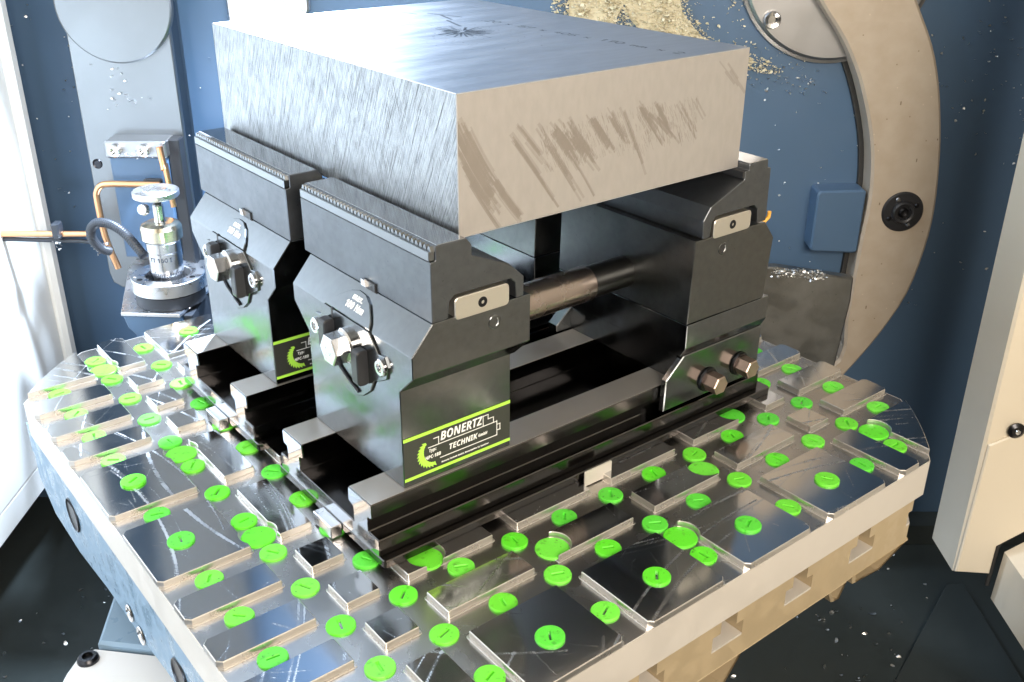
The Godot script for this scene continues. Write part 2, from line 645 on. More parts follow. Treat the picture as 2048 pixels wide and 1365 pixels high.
func bulb_lamp(at: Vector3, energy: float, color: Color) -> void:
	# a round work lamp on a stub from the back wall, above the frame; its light sits in the glowing bulb
	var o := thing("work_lamp", "round cool white work lamp above the block, on the wall", "lamp", true)
	var b := MB.new()
	b.lathe([Vector2(9, -148), Vector2(9, -40), Vector2(22, -36), Vector2(26, -22)], at * 1000.0, Vector3(0, 0, 1), 24)
	part("lamp_stem", b, M.white_plain, o)
	var sm := SphereMesh.new()
	sm.radius = 0.028
	sm.height = 0.056
	sm.radial_segments = 32
	sm.rings = 16
	var bulb := MeshInstance3D.new()
	bulb.name = "lamp_bulb"
	bulb.mesh = sm
	bulb.position = at
	var g := StandardMaterial3D.new()
	g.albedo_color = Color(0.8, 0.8, 0.8)
	g.emission_enabled = true
	g.emission = color
	g.emission_energy_multiplier = 4.0
	bulb.material_override = g
	o.add_child(bulb, true)
	var l := SpotLight3D.new()
	l.name = "work_lamp_light"
	l.spot_angle = 66.0
	l.spot_angle_attenuation = 0.8
	l.light_energy = energy
	l.light_color = color
	l.light_size = 0.026
	l.spot_range = 6.0
	l.spot_attenuation = 2.0
	l.shadow_enabled = true
	add_child(l)
	l.look_at_from_position(machine_frame() * at, machine_frame() * (at + Vector3(-0.15, -0.85, 0.5)), Vector3.RIGHT)


# ------------------------------------------------------------------ enclosure
func mb_box(b: MB, a0: float, a1: float, y0: float, y1: float, d0: float, d1: float, c := 0.0) -> void:
	b.box(Vector3(a0, y0, -d1), Vector3(a1, y1, -d0), c)


func build_enclosure() -> void:
	var b := MB.new()
	mb_box(b, -1100, 1100, -560, -510, -900, 1500)
	structure("floor", b, M.floor, "dark wet sheet steel floor of the machine under the table", "floor")
	b = MB.new()
	b.convex([Plane(Vector3(-0.10, 1, 0).normalized(), Vector3(-0.10, 1, 0).normalized().dot(Vector3(505, -508, 0))), Plane(Vector3.DOWN, 509.5), Plane(Vector3(-0.80, 0, -0.60), Vector3(-0.80, 0, -0.60).dot(Vector3(505, 0, -1003))), Plane(Vector3.RIGHT, 665), Plane(Vector3.FORWARD, 1185), Plane(Vector3.BACK, -700)], 0.5)
	structure("floor_plate", b, M.floor, "sloping dark floor plate at the lower right corner", "floor")
	b = MB.new()
	mb_box(b, -1100, 1100, 1260, 1300, -300, 1500)
	structure("ceiling", b, M.white, "pale sheet metal ceiling of the machine cabin", "ceiling")
	b = MB.new()
	mb_box(b, -432, 1000, -510, 1260, 1340, 1380, 5)
	structure("back_wall", b, M.wall_blue, "blue painted back wall with chips, behind the block and ring", "wall")
	b = MB.new()
	mb_box(b, -1000, -440, -510, 1260, 1420, 1450)
	structure("back_wall_left", b, M.wall_blue, "blue painted wall recess on the left, behind the probe", "wall")
	# ledge where the back wall meets the floor
	b = MB.new()
	b.prism([Vector2(-1339.0, -474), Vector2(-1339.0, -509), Vector2(-1300, -509), Vector2(-1304, -476)], "x", -440, 990, 1, 1)
	structure("wall_ledge", b, M.floor, "dark folded ledge along the foot of the back wall", "ledge")
	# left side: white panel with a turned-in edge and lip
	b = MB.new()
	mb_box(b, -690, -660, -302, 1255, -250, 1330, 2)
	var left := structure("side_wall_left", b, M.white, "white side panel at the left edge with folded end", "wall")
	b = MB.new()
	mb_box(b, -676, -650, -301, 1254, 1330.5, 1356, 6)
	part("folded_edge", b, M.white, left)
	b = MB.new()
	mb_box(b, -720, -662, -345, -303, -250, 1330, 3)
	part("bottom_lip", b, M.white, left)
	# right side: ivory door frame and panel
	b = MB.new()
	b.prism([Vector2(527, -298), Vector2(570, -301), Vector2(570, -257), Vector2(640, -205), Vector2(640, 1255), Vector2(527, 1255)], "z", -1036, -966, 3, 3)
	var frame := structure("door_frame", b, M.ivory, "ivory door post on the right with cover plate and bolt", "door frame")
	b = MB.new()
	b.prism([Vector2(527.6, -295), Vector2(569, -298), Vector2(569, -258), Vector2(639, -206), Vector2(639, -66), Vector2(598, -84), Vector2(531, -120)], "z", -965.8, -962.5, 0.5, 1.5)
	part("cover_plate", b, M.ivory, frame)
	b = MB.new()
	b.lathe([Vector2(0, 4.0), Vector2(6, 3.5), Vector2(9.5, 1.0), Vector2(9.5, 0.0)], Vector3(557, -100, -962.4), Vector3(0, 0, 1), 20)
	var bolt := part("bolt", b, M.dark, frame)
	b = MB.new()
	b.lathe([Vector2(0, 5.6), Vector2(3, 5.2), Vector2(3.4, 4.0)], Vector3(557, -100, -962.4), Vector3(0, 0, 1), 6)
	part("bolt_socket", b, M.chrome, bolt)
	b = MB.new()
	b.prism([Vector2(575, -330), Vector2(577, -262), Vector2(645, -212), Vector2(645, -330)], "z", -964, -400, 6, 6)
	var lower := structure("door_panel_lower", b, M.ivory, "ivory lower door panel with slanted top at right edge", "door")
	b = MB.new()
	b.tube([Vector3(572, -318, -968), Vector3(573, -262, -968), Vector3(576, -255, -968), Vector3(640, -208, -968)], 2.6, 8)
	part("seal", b, M.gasket, lower)
	b = MB.new()
	mb_box(b, 660, 690, -320, 1255, -250, 960, 2)
	structure("side_wall_right", b, M.ivory, "ivory side panel of the cabin right of the table", "wall")


func build_back_fittings() -> void:
	# stainless cover plate on the left
	var b := MB.new()
	b.prism([Vector2(-551.6, 313.9), Vector2(-551.6, -48.6), Vector2(-548.0, -62.4), Vector2(-536.9, -69.7), Vector2(-424.0, -69.7), Vector2(-424.0, 864.6), Vector2(-551.6, 864.6)], "z", -1295, -1285, 1, 1.2)
	var o := thing("stainless_cover", "tall brushed stainless cover plate behind the tool probe", "cover plate", true)
	part("sheet", b, M.stainless, o)
	b = MB.new()
	b.lathe([Vector2(0, 0.4), Vector2(4.2, 0.4), Vector2(5.6, 1.2), Vector2(6.6, 0.0)], Vector3(-541.5, 104.7, -1284.9), Vector3(0, 0, 1), 20)
	part("screw_hole", b, M.dark, o)
	b = MB.new()
	b.lathe([Vector2(0, 10), Vector2(69, 10), Vector2(71, 8.5), Vector2(71, 0)], Vector3(-485.5, 305.7, -1284.8), Vector3(0, 0, 1), 64)
	part("round_flange", b, M.stainless, o)

	# bright bracket with a glass-domed screw behind the block's far edge
	o = thing("bright_bracket", "bright steel bracket with domed screw above the block's left corner", "bracket", true)
	b = MB.new()
	b.prism([Vector2(-362, 330), Vector2(-360, 268), Vector2(-352, 240), Vector2(-290, 240), Vector2(-258, 292), Vector2(-258, 330)], "z", -1339.8, -1325, 1, 2)
	part("bracket_plate", b, M.satin, o)
	b = MB.new()
	b.lathe([Vector2(0, 9), Vector2(5, 8), Vector2(9, 5), Vector2(11, 0), Vector2(13, 0)], Vector3(-285, 272, -1325), Vector3(0, 0, 1), 24)
	part("domed_screw", b, M.chrome, o)

	# round steel cover at top right
	o = thing("round_cover", "grey round steel cover partly behind the tan ring", "cover plate", true)
	b = MB.new()
	b.lathe([Vector2(0, 14), Vector2(115, 14), Vector2(118, 12), Vector2(119, 8), Vector2(123, 7), Vector2(124, 0)], Vector3(404, 352, -1339.8), Vector3(0, 0, 1), 96)
	part("disc", b, M.guard_light, o)
	b = MB.new()
	b.lathe([Vector2(0, 1), Vector2(5, 1), Vector2(5.5, 5), Vector2(9.5, 6), Vector2(11, 4), Vector2(11.5, 0)], Vector3(326, 284, -1325.6), Vector3(0, 0, 1), 24)
	part("socket_screw", b, M.chrome, o)

	# tan cast ring with black cap
	var outer := [Vector2(395, 480), Vector2(440, 420), Vector2(470, 362), Vector2(496, 311), Vector2(525, 258), Vector2(543, 208), Vector2(556, 151), Vector2(563, 104), Vector2(568, 42), Vector2(565, -14), Vector2(552, -81), Vector2(524, -143), Vector2(489, -200), Vector2(450, -255)]
	var inner := [Vector2(300, 420), Vector2(345, 362), Vector2(376, 311), Vector2(413, 263), Vector2(440, 214), Vector2(461, 157), Vector2(472, 110), Vector2(477, 56), Vector2(475, 6), Vector2(473, -59), Vector2(472, -119), Vector2(472, -183), Vector2(420, -230)]
	var poly := PackedVector2Array()
	poly.append_array(smooth(outer, 3))
	var back := smooth(inner, 3)
	back.reverse()
	poly.append_array(back)
	o = thing("swivel_ring", "curved tan cast arm with black cap right of the block", "swivel arm", true)
	b = MB.new()
	b.prism(poly, "z", -1333, -1300, 0, 3.5)
	part("cast_arm", b, M.yoke, o)
	b = MB.new()
	for p in Geometry2D.offset_polygon(poly, 6.5):
		b.prism(p, "z", -1339.8, -1333.2)
	part("dark_backing", b, M.gasket, o)  # dark backing outline, wider than the arm all round
	var cap := MB.new()
	cap.lathe([Vector2(0, 3), Vector2(9, 3), Vector2(10, 7), Vector2(13, 8), Vector2(15, 6), Vector2(16, 3), Vector2(26, 2.4), Vector2(27.6, 1), Vector2(28, 0)], Vector3(524, 40, -1299.9), Vector3(0, 0, 1), 40)
	var cp := part("black_cap", cap, M.black, o)
	for k in 4:
		var a := deg_to_rad(28 + 90 * k)
		b = MB.new()
		b.lathe([Vector2(0, 4.2), Vector2(2.4, 3.8), Vector2(3.4, 2.2)], Vector3(524 + 19.5 * cos(a), 40 + 19.5 * sin(a), -1299.6), Vector3(0, 0, 1), 14)
		part("cap_screw", b, M.chrome if k % 2 == 1 else M.dark, cp)
	b = MB.new()
	b.lathe([Vector2(0, 5), Vector2(5, 6.5), Vector2(7.5, 4)], Vector3(524, 40, -1299.6), Vector3(0, 0, 1), 6)
	part("centre_screw", b, M.dark, cp)

	# grey guard sheet and boss between fixed jaw and ring
	o = thing("guard_sheet", "dull grey guard sheet between the fixed jaw and tan arm", "guard", true)
	b = MB.new()
	b.prism([Vector2(250, -10), Vector2(346, -12), Vector2(446, -27), Vector2(447, -60), Vector2(443, -110), Vector2(437, -190), Vector2(250, -190)], "z", -1240, -1225, 0, 2)
	part("sheet", b, M.guard, o)
	b = MB.new()
	b.prism(round_poly(PackedVector2Array([Vector2(409, 66), Vector2(409, -20), Vector2(474, -22), Vector2(474, 68)]), 6), "z", -1339.8, -1305, 0, 2.5)
	part("boss", b, M.wall_blue, o)

	# upper mounting block with two socket screws
	o = thing("mounting_block", "blue and grey mounting block with two socket screws", "mounting block", true)
	b = MB.new()
	b.prism(round_poly(PackedVector2Array([Vector2(-514, 122.5), Vector2(-437, 122.5), Vector2(-437, 144), Vector2(-514, 144)]), 3), "z", -1284.5, -1248, 0, 2)
	part("clamp_bar", b, M.guard_light, o)
	b = MB.new()
	mb_box(b, -513, -440, -13.5, 122, 1256, 1284.5, 1.5)
	part("blue_body", b, M.wall_blue, o)
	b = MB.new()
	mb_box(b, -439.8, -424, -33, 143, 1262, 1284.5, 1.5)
	part("shaded_cheek", b, M.black, o)  # shade on the block's right side, put in as a black slab
	for x in [-499.0, -463.0]:
		b = MB.new()
		b.lathe([Vector2(0, 6), Vector2(4, 6), Vector2(4.2, 11), Vector2(6.8, 11), Vector2(8, 10), Vector2(8, 0)], Vector3(x, 134, -1248), Vector3(0, 0, 1), 22)
		part("socket_screw", b, M.chrome, o)

	# copper pipes
	b = MB.new()
	b.tube([Vector3(-760, 27, -1232), Vector3(-660, 26, -1234), Vector3(-548, 25, -1238)], 4.2, 12)
	tag(whole("copper_pipe", b, M.copper, true), "straight copper pipe crossing the left edge over the panel", "pipe")
	var bent := []
	for p in [Vector3(-520, -24, -1242), Vector3(-529, 20, -1240), Vector3(-531, 70, -1240), Vector3(-529, 82, -1240), Vector3(-523, 89, -1240), Vector3(-512, 91.5, -1240), Vector3(-470, 91, -1240), Vector3(-447, 91, -1240)]:
		bent.append(p)
	b = MB.new()
	b.tube(smooth3(bent, 4), 4.2, 12)
	tag(whole("copper_pipe", b, M.copper, true), "bent copper pipe arching left of the probe behind the hose", "pipe")
	b = MB.new()
	b.tube([Vector3(-441, 140, -1238), Vector3(-438.5, 118, -1236), Vector3(-437, 112, -1233)], 4.2, 14, false)
	b.tube([Vector3(-437.6, 118, -1239), Vector3(-434, 62, -1239)], 3.8, 14)
	tag(whole("copper_pipe", b, M.copper, true), "short upright copper pipe with open end below the clamp bar", "pipe")
	# cable tie block and knob on the bracket
	b = MB.new()
	b.box(Vector3(-592, 20, -1242), Vector3(-582, 42, -1226), 2)
	b.tube([Vector3(-760, 16, -1236), Vector3(-650, 18, -1236), Vector3(-560, 15, -1238), Vector3(-535, 12, -1238)], 3.0, 8)
	tag(whole("cable", b, M.rubber, true), "thin black cable clipped below the straight copper pipe", "cable")
	b = MB.new()
	b.box(Vector3(-470, 86, -1250), Vector3(-446, 97, -1242), 2)
	tag(whole("pipe_clip", b, M.black, true), "small black clip holding the bent copper pipe", "clip")
	# corrugated hose
	b = MB.new()
	var h := smooth3([Vector3(-520, 6, -1225), Vector3(-527, 14, -1215), Vector3(-531, 30, -1205), Vector3(-527, 46, -1198), Vector3(-515, 56, -1192), Vector3(-497, 57, -1185), Vector3(-478, 50, -1175), Vector3(-463, 38, -1165), Vector3(-450, 26, -1156)], 14)
	b.tube(h, 5.4, 14, true, 0.7)
	tag(whole("corrugated_hose", b, M.rubber, true), "black corrugated hose arching into the tool probe", "hose")


func smooth(pts: Array, sub: int) -> PackedVector2Array:
	var out := PackedVector2Array()
	for i in pts.size() - 1:
		var p0: Vector2 = pts[maxi(i - 1, 0)]
		var p1: Vector2 = pts[i]
		var p2: Vector2 = pts[i + 1]
		var p3: Vector2 = pts[mini(i + 2, pts.size() - 1)]
		for s in sub:
			out.append(p1.cubic_interpolate(p2, p0, p3, float(s) / sub))
	out.append(pts[pts.size() - 1])
	return out


func smooth3(pts: Array, sub: int) -> Array:
	var out := []
	for i in pts.size() - 1:
		var p0: Vector3 = pts[maxi(i - 1, 0)]
		var p1: Vector3 = pts[i]
		var p2: Vector3 = pts[i + 1]
		var p3: Vector3 = pts[mini(i + 2, pts.size() - 1)]
		for s in sub:
			out.append(p1.cubic_interpolate(p2, p0, p3, float(s) / sub))
	out.append(pts[pts.size() - 1])
	return out


func build_probe() -> void:
	var o := thing("tool_probe", "cylindrical chrome tool probe with round contact disc on top", "tool probe", true)
	var c := Vector3(-422, 0, -1150)
	var up := Vector3.UP
	var b := MB.new()
	b.lathe([Vector2(0, 104), Vector2(25.5, 104), Vector2(27, 105.5), Vector2(27, 111), Vector2(26, 112), Vector2(15, 112.4), Vector2(14.5, 113.6), Vector2(13, 114), Vector2(0, 114)], c, up, 48)
	part("contact_disc", b, M.satin, o)
	b = MB.new()
	b.lathe([Vector2(4.6, 94), Vector2(4.6, 104)], c, up, 20)
	part("ceramic_pin", b, M.black, o)
	b = MB.new()
	b.lathe([Vector2(8, 70), Vector2(6.4, 76), Vector2(6.4, 93), Vector2(5, 94.5), Vector2(0, 94.5)], c, up, 24)
	part("stem", b, M.chrome, o)
	b = MB.new()
	b.lathe([Vector2(0, 0), Vector2(4, 0.5), Vector2(6.5, 3), Vector2(7, 6), Vector2(6, 9.5), Vector2(0, 11)], c + Vector3(-8, 93, 16), Vector3(-0.2, 0.25, 0.9), 16)
	part("ball_screw", b, M.chrome, o)
	b = MB.new()
	b.lathe([Vector2(21.5, 51), Vector2(24, 53), Vector2(24.3, 66), Vector2(22, 70.5), Vector2(16, 73), Vector2(8, 73.5), Vector2(0, 73.5)], c, up, 40)
	part("collar", b, M.brass, o)
	b = MB.new()
	b.lathe([Vector2(20.3, -4), Vector2(20.3, 0), Vector2(19.6, 2), Vector2(19.6, 36), Vector2(20.2, 38), Vector2(20.2, 49), Vector2(21.5, 51)], c, up, 40)
	var body := part("body", b, M.chrome, o)
	for t in [["TT 160 I", 28.0, 5.2, 27.0], ["HEIDENHAIN", 40.0, 4.6, 7.5]]:
		var l := letters(t[0], t[1], t[2], true, 0.0, 0.3)
		for i in l.v.size():
			var p := l.v[i]
			var ang: float = (p.x - 14.0) / 19.6
			var r := 19.5 + p.z
			l.v[i] = c + Vector3(sin(ang) * r, p.y + t[3], cos(ang) * r)
			l.n[i] = Vector3(sin(ang), 0, cos(ang))
		part("lettering", l, M.print_dark, body)
	b = MB.new()
	b.lathe([Vector2(27, -6), Vector2(27, 5.4), Vector2(28, 6.4), Vector2(43, 6.4), Vector2(44, 5.4), Vector2(44, -10), Vector2(40, -12)], c, up, 64)
	part("flange", b, M.satin, o)
	b = MB.new()
	b.lathe([Vector2(0, -4), Vector2(28, -4)], c, up, 32)
	part("flange_floor", b, M.black, o)
	for k in 3:
		var a := deg_to_rad(20 + 120 * k)
		b = MB.new()
		b.lathe([Vector2(0, 0.6), Vector2(3, 0.6), Vector2(3.6, 0.0)], c + Vector3(cos(a) * 35.5, 6.5, sin(a) * 35.5), up, 16)
		part("flange_screw", b, M.dark, o)
	b = MB.new()
	b.lathe([Vector2(41.5, -27), Vector2(41.5, -12.2), Vector2(30, -12.2)], c, up, 48)
	part("base_ring", b, M.rubber, o)
	# bracket that carries it
	o = thing("probe_bracket", "blue angle bracket carrying the tool probe", "bracket", true)
	b = MB.new()
	b.prism([Vector2(-470, -1106), Vector2(-398, -1102), Vector2(-384, -1184), Vector2(-384, -1284), Vector2(-512, -1284), Vector2(-512, -1255)], "y", -32, -27.5, 0.6, 1)
	part("shelf", b, M.satin, o)
	b = MB.new()
	b.prism([Vector2(-468, -32.4), Vector2(-398, -32.4), Vector2(-398, -51), Vector2(-432, -51), Vector2(-437, -56), Vector2(-437, -260), Vector2(-452, -260), Vector2(-452, -72), Vector2(-456, -57), Vector2(-464, -48)], "z", -1180, -1106, 1, 1.5)
	part("web", b, M.wall_blue, o)
	b = MB.new()
	b.prism([Vector2(-397.5, -33), Vector2(-386, -33), Vector2(-386, -150), Vector2(-397.5, -66)], "z", -1284, -1112, 0.5, 1)
	part("side_plate", b, M.rubber, o)


# ------------------------------------------------------------------ machine table and plate
func outline(half: float, r: float) -> PackedVector2Array:
	return Geometry2D.intersect_polygons(rect(-half, -half, half, half), ring(0, 0, r, 160))[0]


func build_machine_table() -> void:
	var o := thing("machine_table", "round tan cast machine table with T-slots under the plate", "machine table")
	var full := outline(327, 412)
	var slots := []
	for k in range(-3, 4):
		slots.append(4.5 + 86.0 * k)
	var b := MB.new()
	for layer in [[-53.0, -36.0, 9.0], [-68.0, -53.0, 17.3]]:
		var edges := [-400.0]
		for s in slots:
			edges.append(s - layer[2]); edges.append(s + layer[2])
		edges.append(400.0)
		for i in range(0, edges.size(), 2):
			for p in Geometry2D.intersect_polygons(full, rect(edges[i], -400, edges[i + 1], 400)):
				b.prism(p, "y", layer[0], layer[1])
	b.prism(full, "y", -87, -68)
	part("slotted_top", b, M.table, o)
	for sl in slots:
		b = MB.new()
		for p in Geometry2D.intersect_polygons(full, rect(sl - 17.1, -400, sl + 17.1, 400)):
			b.prism(p, "y", -68.0, -66.0)
		part("slot_floor", b, M.rim, o)
	# skirts below the flats, and the hub
	b = MB.new()
	b.prism([Vector2(-286, -69), Vector2(-286, -100), Vector2(-247, -125), Vector2(-172, -128), Vector2(-90, -118), Vector2(2, -114), Vector2(70, -107), Vector2(280, -105), Vector2(280, -69)], "x", -327.6, -262, 2, 0)
	part("cast_skirt", b, M.cast_blue, o)
	b = MB.new()
	b.prism([Vector2(286, -36.5), Vector2(286, -68.5), Vector2(-286, -68.5), Vector2(-286, -36.5)], "x", -328.4, -327.4)
	part("painted_flank", b, M.cast_blue, o)
	b = MB.new()
	b.prism([Vector2(256, -86), Vector2(251, -88), Vector2(212, -101), Vector2(174, -97), Vector2(172, -88), Vector2(165, -86)], "z", 262, 327.4, 0, 2)
	b.prism([Vector2(165, -86), Vector2(155, -104), Vector2(146, -103), Vector2(138, -88), Vector2(70, -90), Vector2(27, -88), Vector2(8, -112), Vector2(-60, -120), Vector2(-60, -86)], "z", 240, 327.0, 0, 2)
	part("cast_skirt", b, M.table, o)
	b = MB.new()
	b.lathe([Vector2(255, -150), Vector2(258, -86)], Vector3.ZERO, Vector3.UP, 64)
	b.lathe([Vector2(0, -330), Vector2(200, -330), Vector2(230, -150), Vector2(255, -150)], Vector3.ZERO, Vector3.UP, 64)
	part("hub", b, M.hub, o)
	for p in [[-163.0, -78.0, 17.0], [-26.0, -100.0, 8.0], [-3.0, -108.0, 8.5], [86.0, -84.0, 15.0]]:
		b = MB.new()
		b.lathe([Vector2(0, -0.2), Vector2(p[2] * 0.86, -0.2), Vector2(p[2] * 0.95, 0.9), Vector2(p[2], 0.0)], Vector3(-328.6, p[1], p[0]), Vector3.LEFT, 28)
		part("bore_disc", b, M.dark if p[2] > 10 else M.chrome, o)
	# trunnion body below
	var t := thing("trunnion_casting", "blue grey trunnion casting below the table's left corner", "casting", true)
	b = MB.new()
	b.prism([Vector2(-389, 733), Vector2(-398, 800), Vector2(-380, 860), Vector2(-300, 900), Vector2(40, 900), Vector2(40, 712), Vector2(-278, 717)], "y", -270, -200, 0, 3)
	place(b, Transform3D(Basis(Vector3.RIGHT, Vector3.UP, Vector3.FORWARD), Vector3.ZERO))
	part("upper_web", b, M.cast_blue, t)
	b = MB.new()
	b.prism([Vector2(-403, 420), Vector2(-406, 700), Vector2(-403, 724), Vector2(-391, 732), Vector2(-278, 716), Vector2(-60, 690), Vector2(-60, 420)], "y", -275, -204, 0, 4)
	place(b, Transform3D(Basis(Vector3.RIGHT, Vector3.UP, Vector3.FORWARD), Vector3.ZERO))
	part("lower_cover", b, M.white_plain, t)
	b = MB.new()
	b.lathe([Vector2(0, 1.6), Vector2(4.5, 1.6), Vector2(5, 5), Vector2(7.5, 5), Vector2(9.5, 2.6), Vector2(10, 0)], Vector3(-391, -203.9, -714), Vector3.UP, 24)
	part("cover_bolt", b, M.dark, t)


func build_fixture_plate() -> void:
	var o := thing("fixture_plate", "polished aluminium fixture plate with raised pads and green plugs", "fixture plate")
	var full := outline(332, 418)
	var b := MB.new()
	b.prism(full, "y", -35.4, 0, 0.8, 0.0)
	# darker machined rim: the plate's own side
	part("plate_body", b, M.rim, o)
	b = MB.new()
	b.prism(MB.inset(full, 0.6) if not Geometry2D.is_polygon_clockwise(full) else full, "y", -0.5, 0.06)
	part("groove_floor", b, M.plate, o)
	var gx := [-5, -4, -2, 0, 2, 4, 5]
	var gz := [-5, -4, -3, -2, 0, 2, 3, 4, 5]
	var wells := [Vector2(-83, 224), Vector2(87, 222), Vector2(3, 274), Vector2(257, 274), Vector2(-250, 75), Vector2(-250, -75), Vector2(-250, -275), Vector2(-165, 176), Vector2(177, 175)]
	var xs := [-400.0]
	for g in gx:
		xs.append(g * 50.0 - 11.7); xs.append(g * 50.0 + 11.7)
	xs.append(400.0)
	var zs := [-400.0]
	for g in gz:
		zs.append(g * 50.0 - 11.7); zs.append(g * 50.0 + 11.7)
	zs.append(400.0)
	var inner := full
	for i in range(0, xs.size(), 2):
		for j in range(0, zs.size(), 2):
			for cell in Geometry2D.intersect_polygons(rect(xs[i], zs[j], xs[i + 1], zs[j + 1]), inner):
				var shapes := [cell]
				for wl in wells:
					var next := []
					for s in shapes:
						next.append_array(Geometry2D.clip_polygons(s, ring(wl.x, wl.y, 14.2, 40)))
					shapes = next
				for s in shapes:
					if absf(area_of(s)) < 60.0:
						continue
					b = MB.new()
					var border: bool = i == 0 or j == 0 or i == xs.size() - 2 or j == zs.size() - 2
					var shape := corner_cut(s)
					if area_of(shape) < 0.0:
						shape.reverse()
					var foot := MB.inset(shape, -1.7)
					if border:
						foot = Geometry2D.intersect_polygons(foot, full)[0]
					b.prism(foot, "y", 0.0, 0.55, 0.0, 0.3)
					b.prism(shape, "y", 0.5, 5.5, 0.0, 0.6)
					var top := MB.new()
					for face in Geometry2D.offset_polygon(shape, -0.62, Geometry2D.JOIN_MITER):
						top.prism(face, "y", 5.35, 5.53)
					var pm := b.mesh()
					pm.add_surface_from_arrays(Mesh.PRIMITIVE_TRIANGLES, top.arrays(MM))
					pm.surface_set_material(0, M.pad_side)
					pm.surface_set_material(1, M.pad)
					var pad := MeshInstance3D.new()
					pad.name = "raised_pad"
					pad.mesh = pm
					o.add_child(pad, true)
	b = MB.new()
	b.prism(round_poly(rect(-9, 1.0, 21, 15.0), 1.2), "z", 177.2, 178.8, 0.2, 0.3)
	part("stop_tab", b, M.rim, o)
	# plugs: on every groove crossing and halfway between, and one in the middle of each large pad
	var meshes := []
	for skin in M.plugs:
		meshes.append(plug_mesh(10.2, 4.9, 0.95, skin))
		meshes.append(plug_mesh(10.2, 4.5, 0.75, skin))
	rng.seed = 77
	var count := 0
	for a in range(-6, 7):
		for c in range(-6, 7):
			var y := 0.0
			var p := Vector2(a * 50.0, c * 50.0)
			if not Geometry2D.is_point_in_polygon(p, outline(318, 404)):
				continue
			if not (a in gx or c in gz):
				if (absi(c) == 6 and absi(a) in [1, 3]) or (absi(a) == 6 and absi(c) in [1, 3]):
					y = 5.5
				else:
					continue
			if y == 0.0 and a > -4 and a < 5 and absf(p.x) < 190 and absf(p.y) < 170:
				continue  # under the vises
			var m := MeshInstance3D.new()
			m.name = "plug"
			m.mesh = meshes[rng.randi() % 8]
			m.position = Vector3(p.x, y - 0.45 + rng.randf() * 0.5, p.y) * MM
			m.rotation.y = rng.randf() * TAU
			m.rotation.x = rng.randfn(0, 0.022)
			o.add_child(m, true)
			count += 1
	var big := MB.new()
	big.lathe([Vector2(13.2, -0.5), Vector2(13.2, 0.9), Vector2(12.4, 1.5), Vector2(0, 1.7)], Vector3.ZERO, Vector3.UP, 40)
	var bm := big.mesh()
	for wl in wells:
		var m := MeshInstance3D.new()
		m.name = "large_plug"
		m.mesh = bm
		m.material_override = M.plugs[rng.randi() % 4]
		m.position = Vector3(wl.x, 0.08, wl.y) * MM
		o.add_child(m, true)


func corner_cut(p: PackedVector2Array) -> PackedVector2Array:
	# square corners on the plate's rim are cut off, the others only broken
	var out := PackedVector2Array()
	var k := p.size()
	for i in k:
		var a := p[(i + k - 1) % k] - p[i]
		var b := p[(i + 1) % k] - p[i]
		var rim := maxf(absf(p[i].x), absf(p[i].y)) > 331.0
		var r := 3.6 if rim else 0.8
		if absf(PI - absf(a.angle_to(b))) < 0.6 or a.length() < 2.2 * r or b.length() < 2.2 * r:
			out.append(p[i])
		elif rim:
			out.append(p[i] + a.normalized() * r); out.append(p[i] + b.normalized() * r)
		else:
			out.append(p[i] + a.normalized() * r); out.append(p[i] + (a.normalized() + b.normalized()) * r * 0.28); out.append(p[i] + b.normalized() * r)
	return out


func area_of(p: PackedVector2Array) -> float:
	var a := 0.0
	for i in p.size():
		a += p[i].cross(p[(i + 1) % p.size()])
	return a * 0.5


func plug_mesh(r: float, half: float, wide: float, skin: Material) -> ArrayMesh:
	# a flat plug with a screwdriver slot: two halves, two bridges beyond the slot's ends, a sunk floor
	var b := MB.new()
	for s in [1.0, -1.0]:
		var p := PackedVector2Array()
		for k in 17:
			var a := asin(wide / r) + (PI - 2.0 * asin(wide / r)) * k / 16.0
			p.append(Vector2(cos(a) * r, sin(a) * r * s))
		b.prism(p, "y", -0.5, 2.2, 0, 0.55)
	for s in [1.0, -1.0]:
		b.prism([Vector2(half * s, -wide - 0.6), Vector2(half * s, wide + 0.6), Vector2((r - 0.7) * s, wide + 0.6), Vector2((r - 0.7) * s, -wide - 0.6)], "y", -0.5, 2.197)
	var m := b.mesh()
	b = MB.new()
	b.prism(rect(-half - 0.3, -wide - 0.7, half + 0.3, wide + 0.7), "y", -0.5, 0.25)
	m.add_surface_from_arrays(Mesh.PRIMITIVE_TRIANGLES, b.arrays(MM))
	m.surface_set_material(0, skin)
	m.surface_set_material(1, skin)
	return m


# ------------------------------------------------------------------ vises
func build_vises() -> void:
	var o := thing("machine_vise", "black machine vise nearest the camera with full maker's label showing", "vise", false, "pair of vises holding the block")
	o.position = Vector3(0, 0, 91) * MM
	build_vise(o)
	var far := o.duplicate()
	far.name = numbered("machine_vise")
	add_child(far)
	far.position = Vector3(0, 0, -112) * MM
	tag(far, "black machine vise behind, its label half hidden by the nearer vise", "vise", "pair of vises holding the block")


func v2(list: Array) -> PackedVector2Array:
	var out := PackedVector2Array()
	for i in range(0, list.size(), 2):
		out.append(Vector2(list[i], list[i + 1]))
	return out


func broken(p: PackedVector2Array, r: float) -> PackedVector2Array:
	return round_poly(p, r, 1)


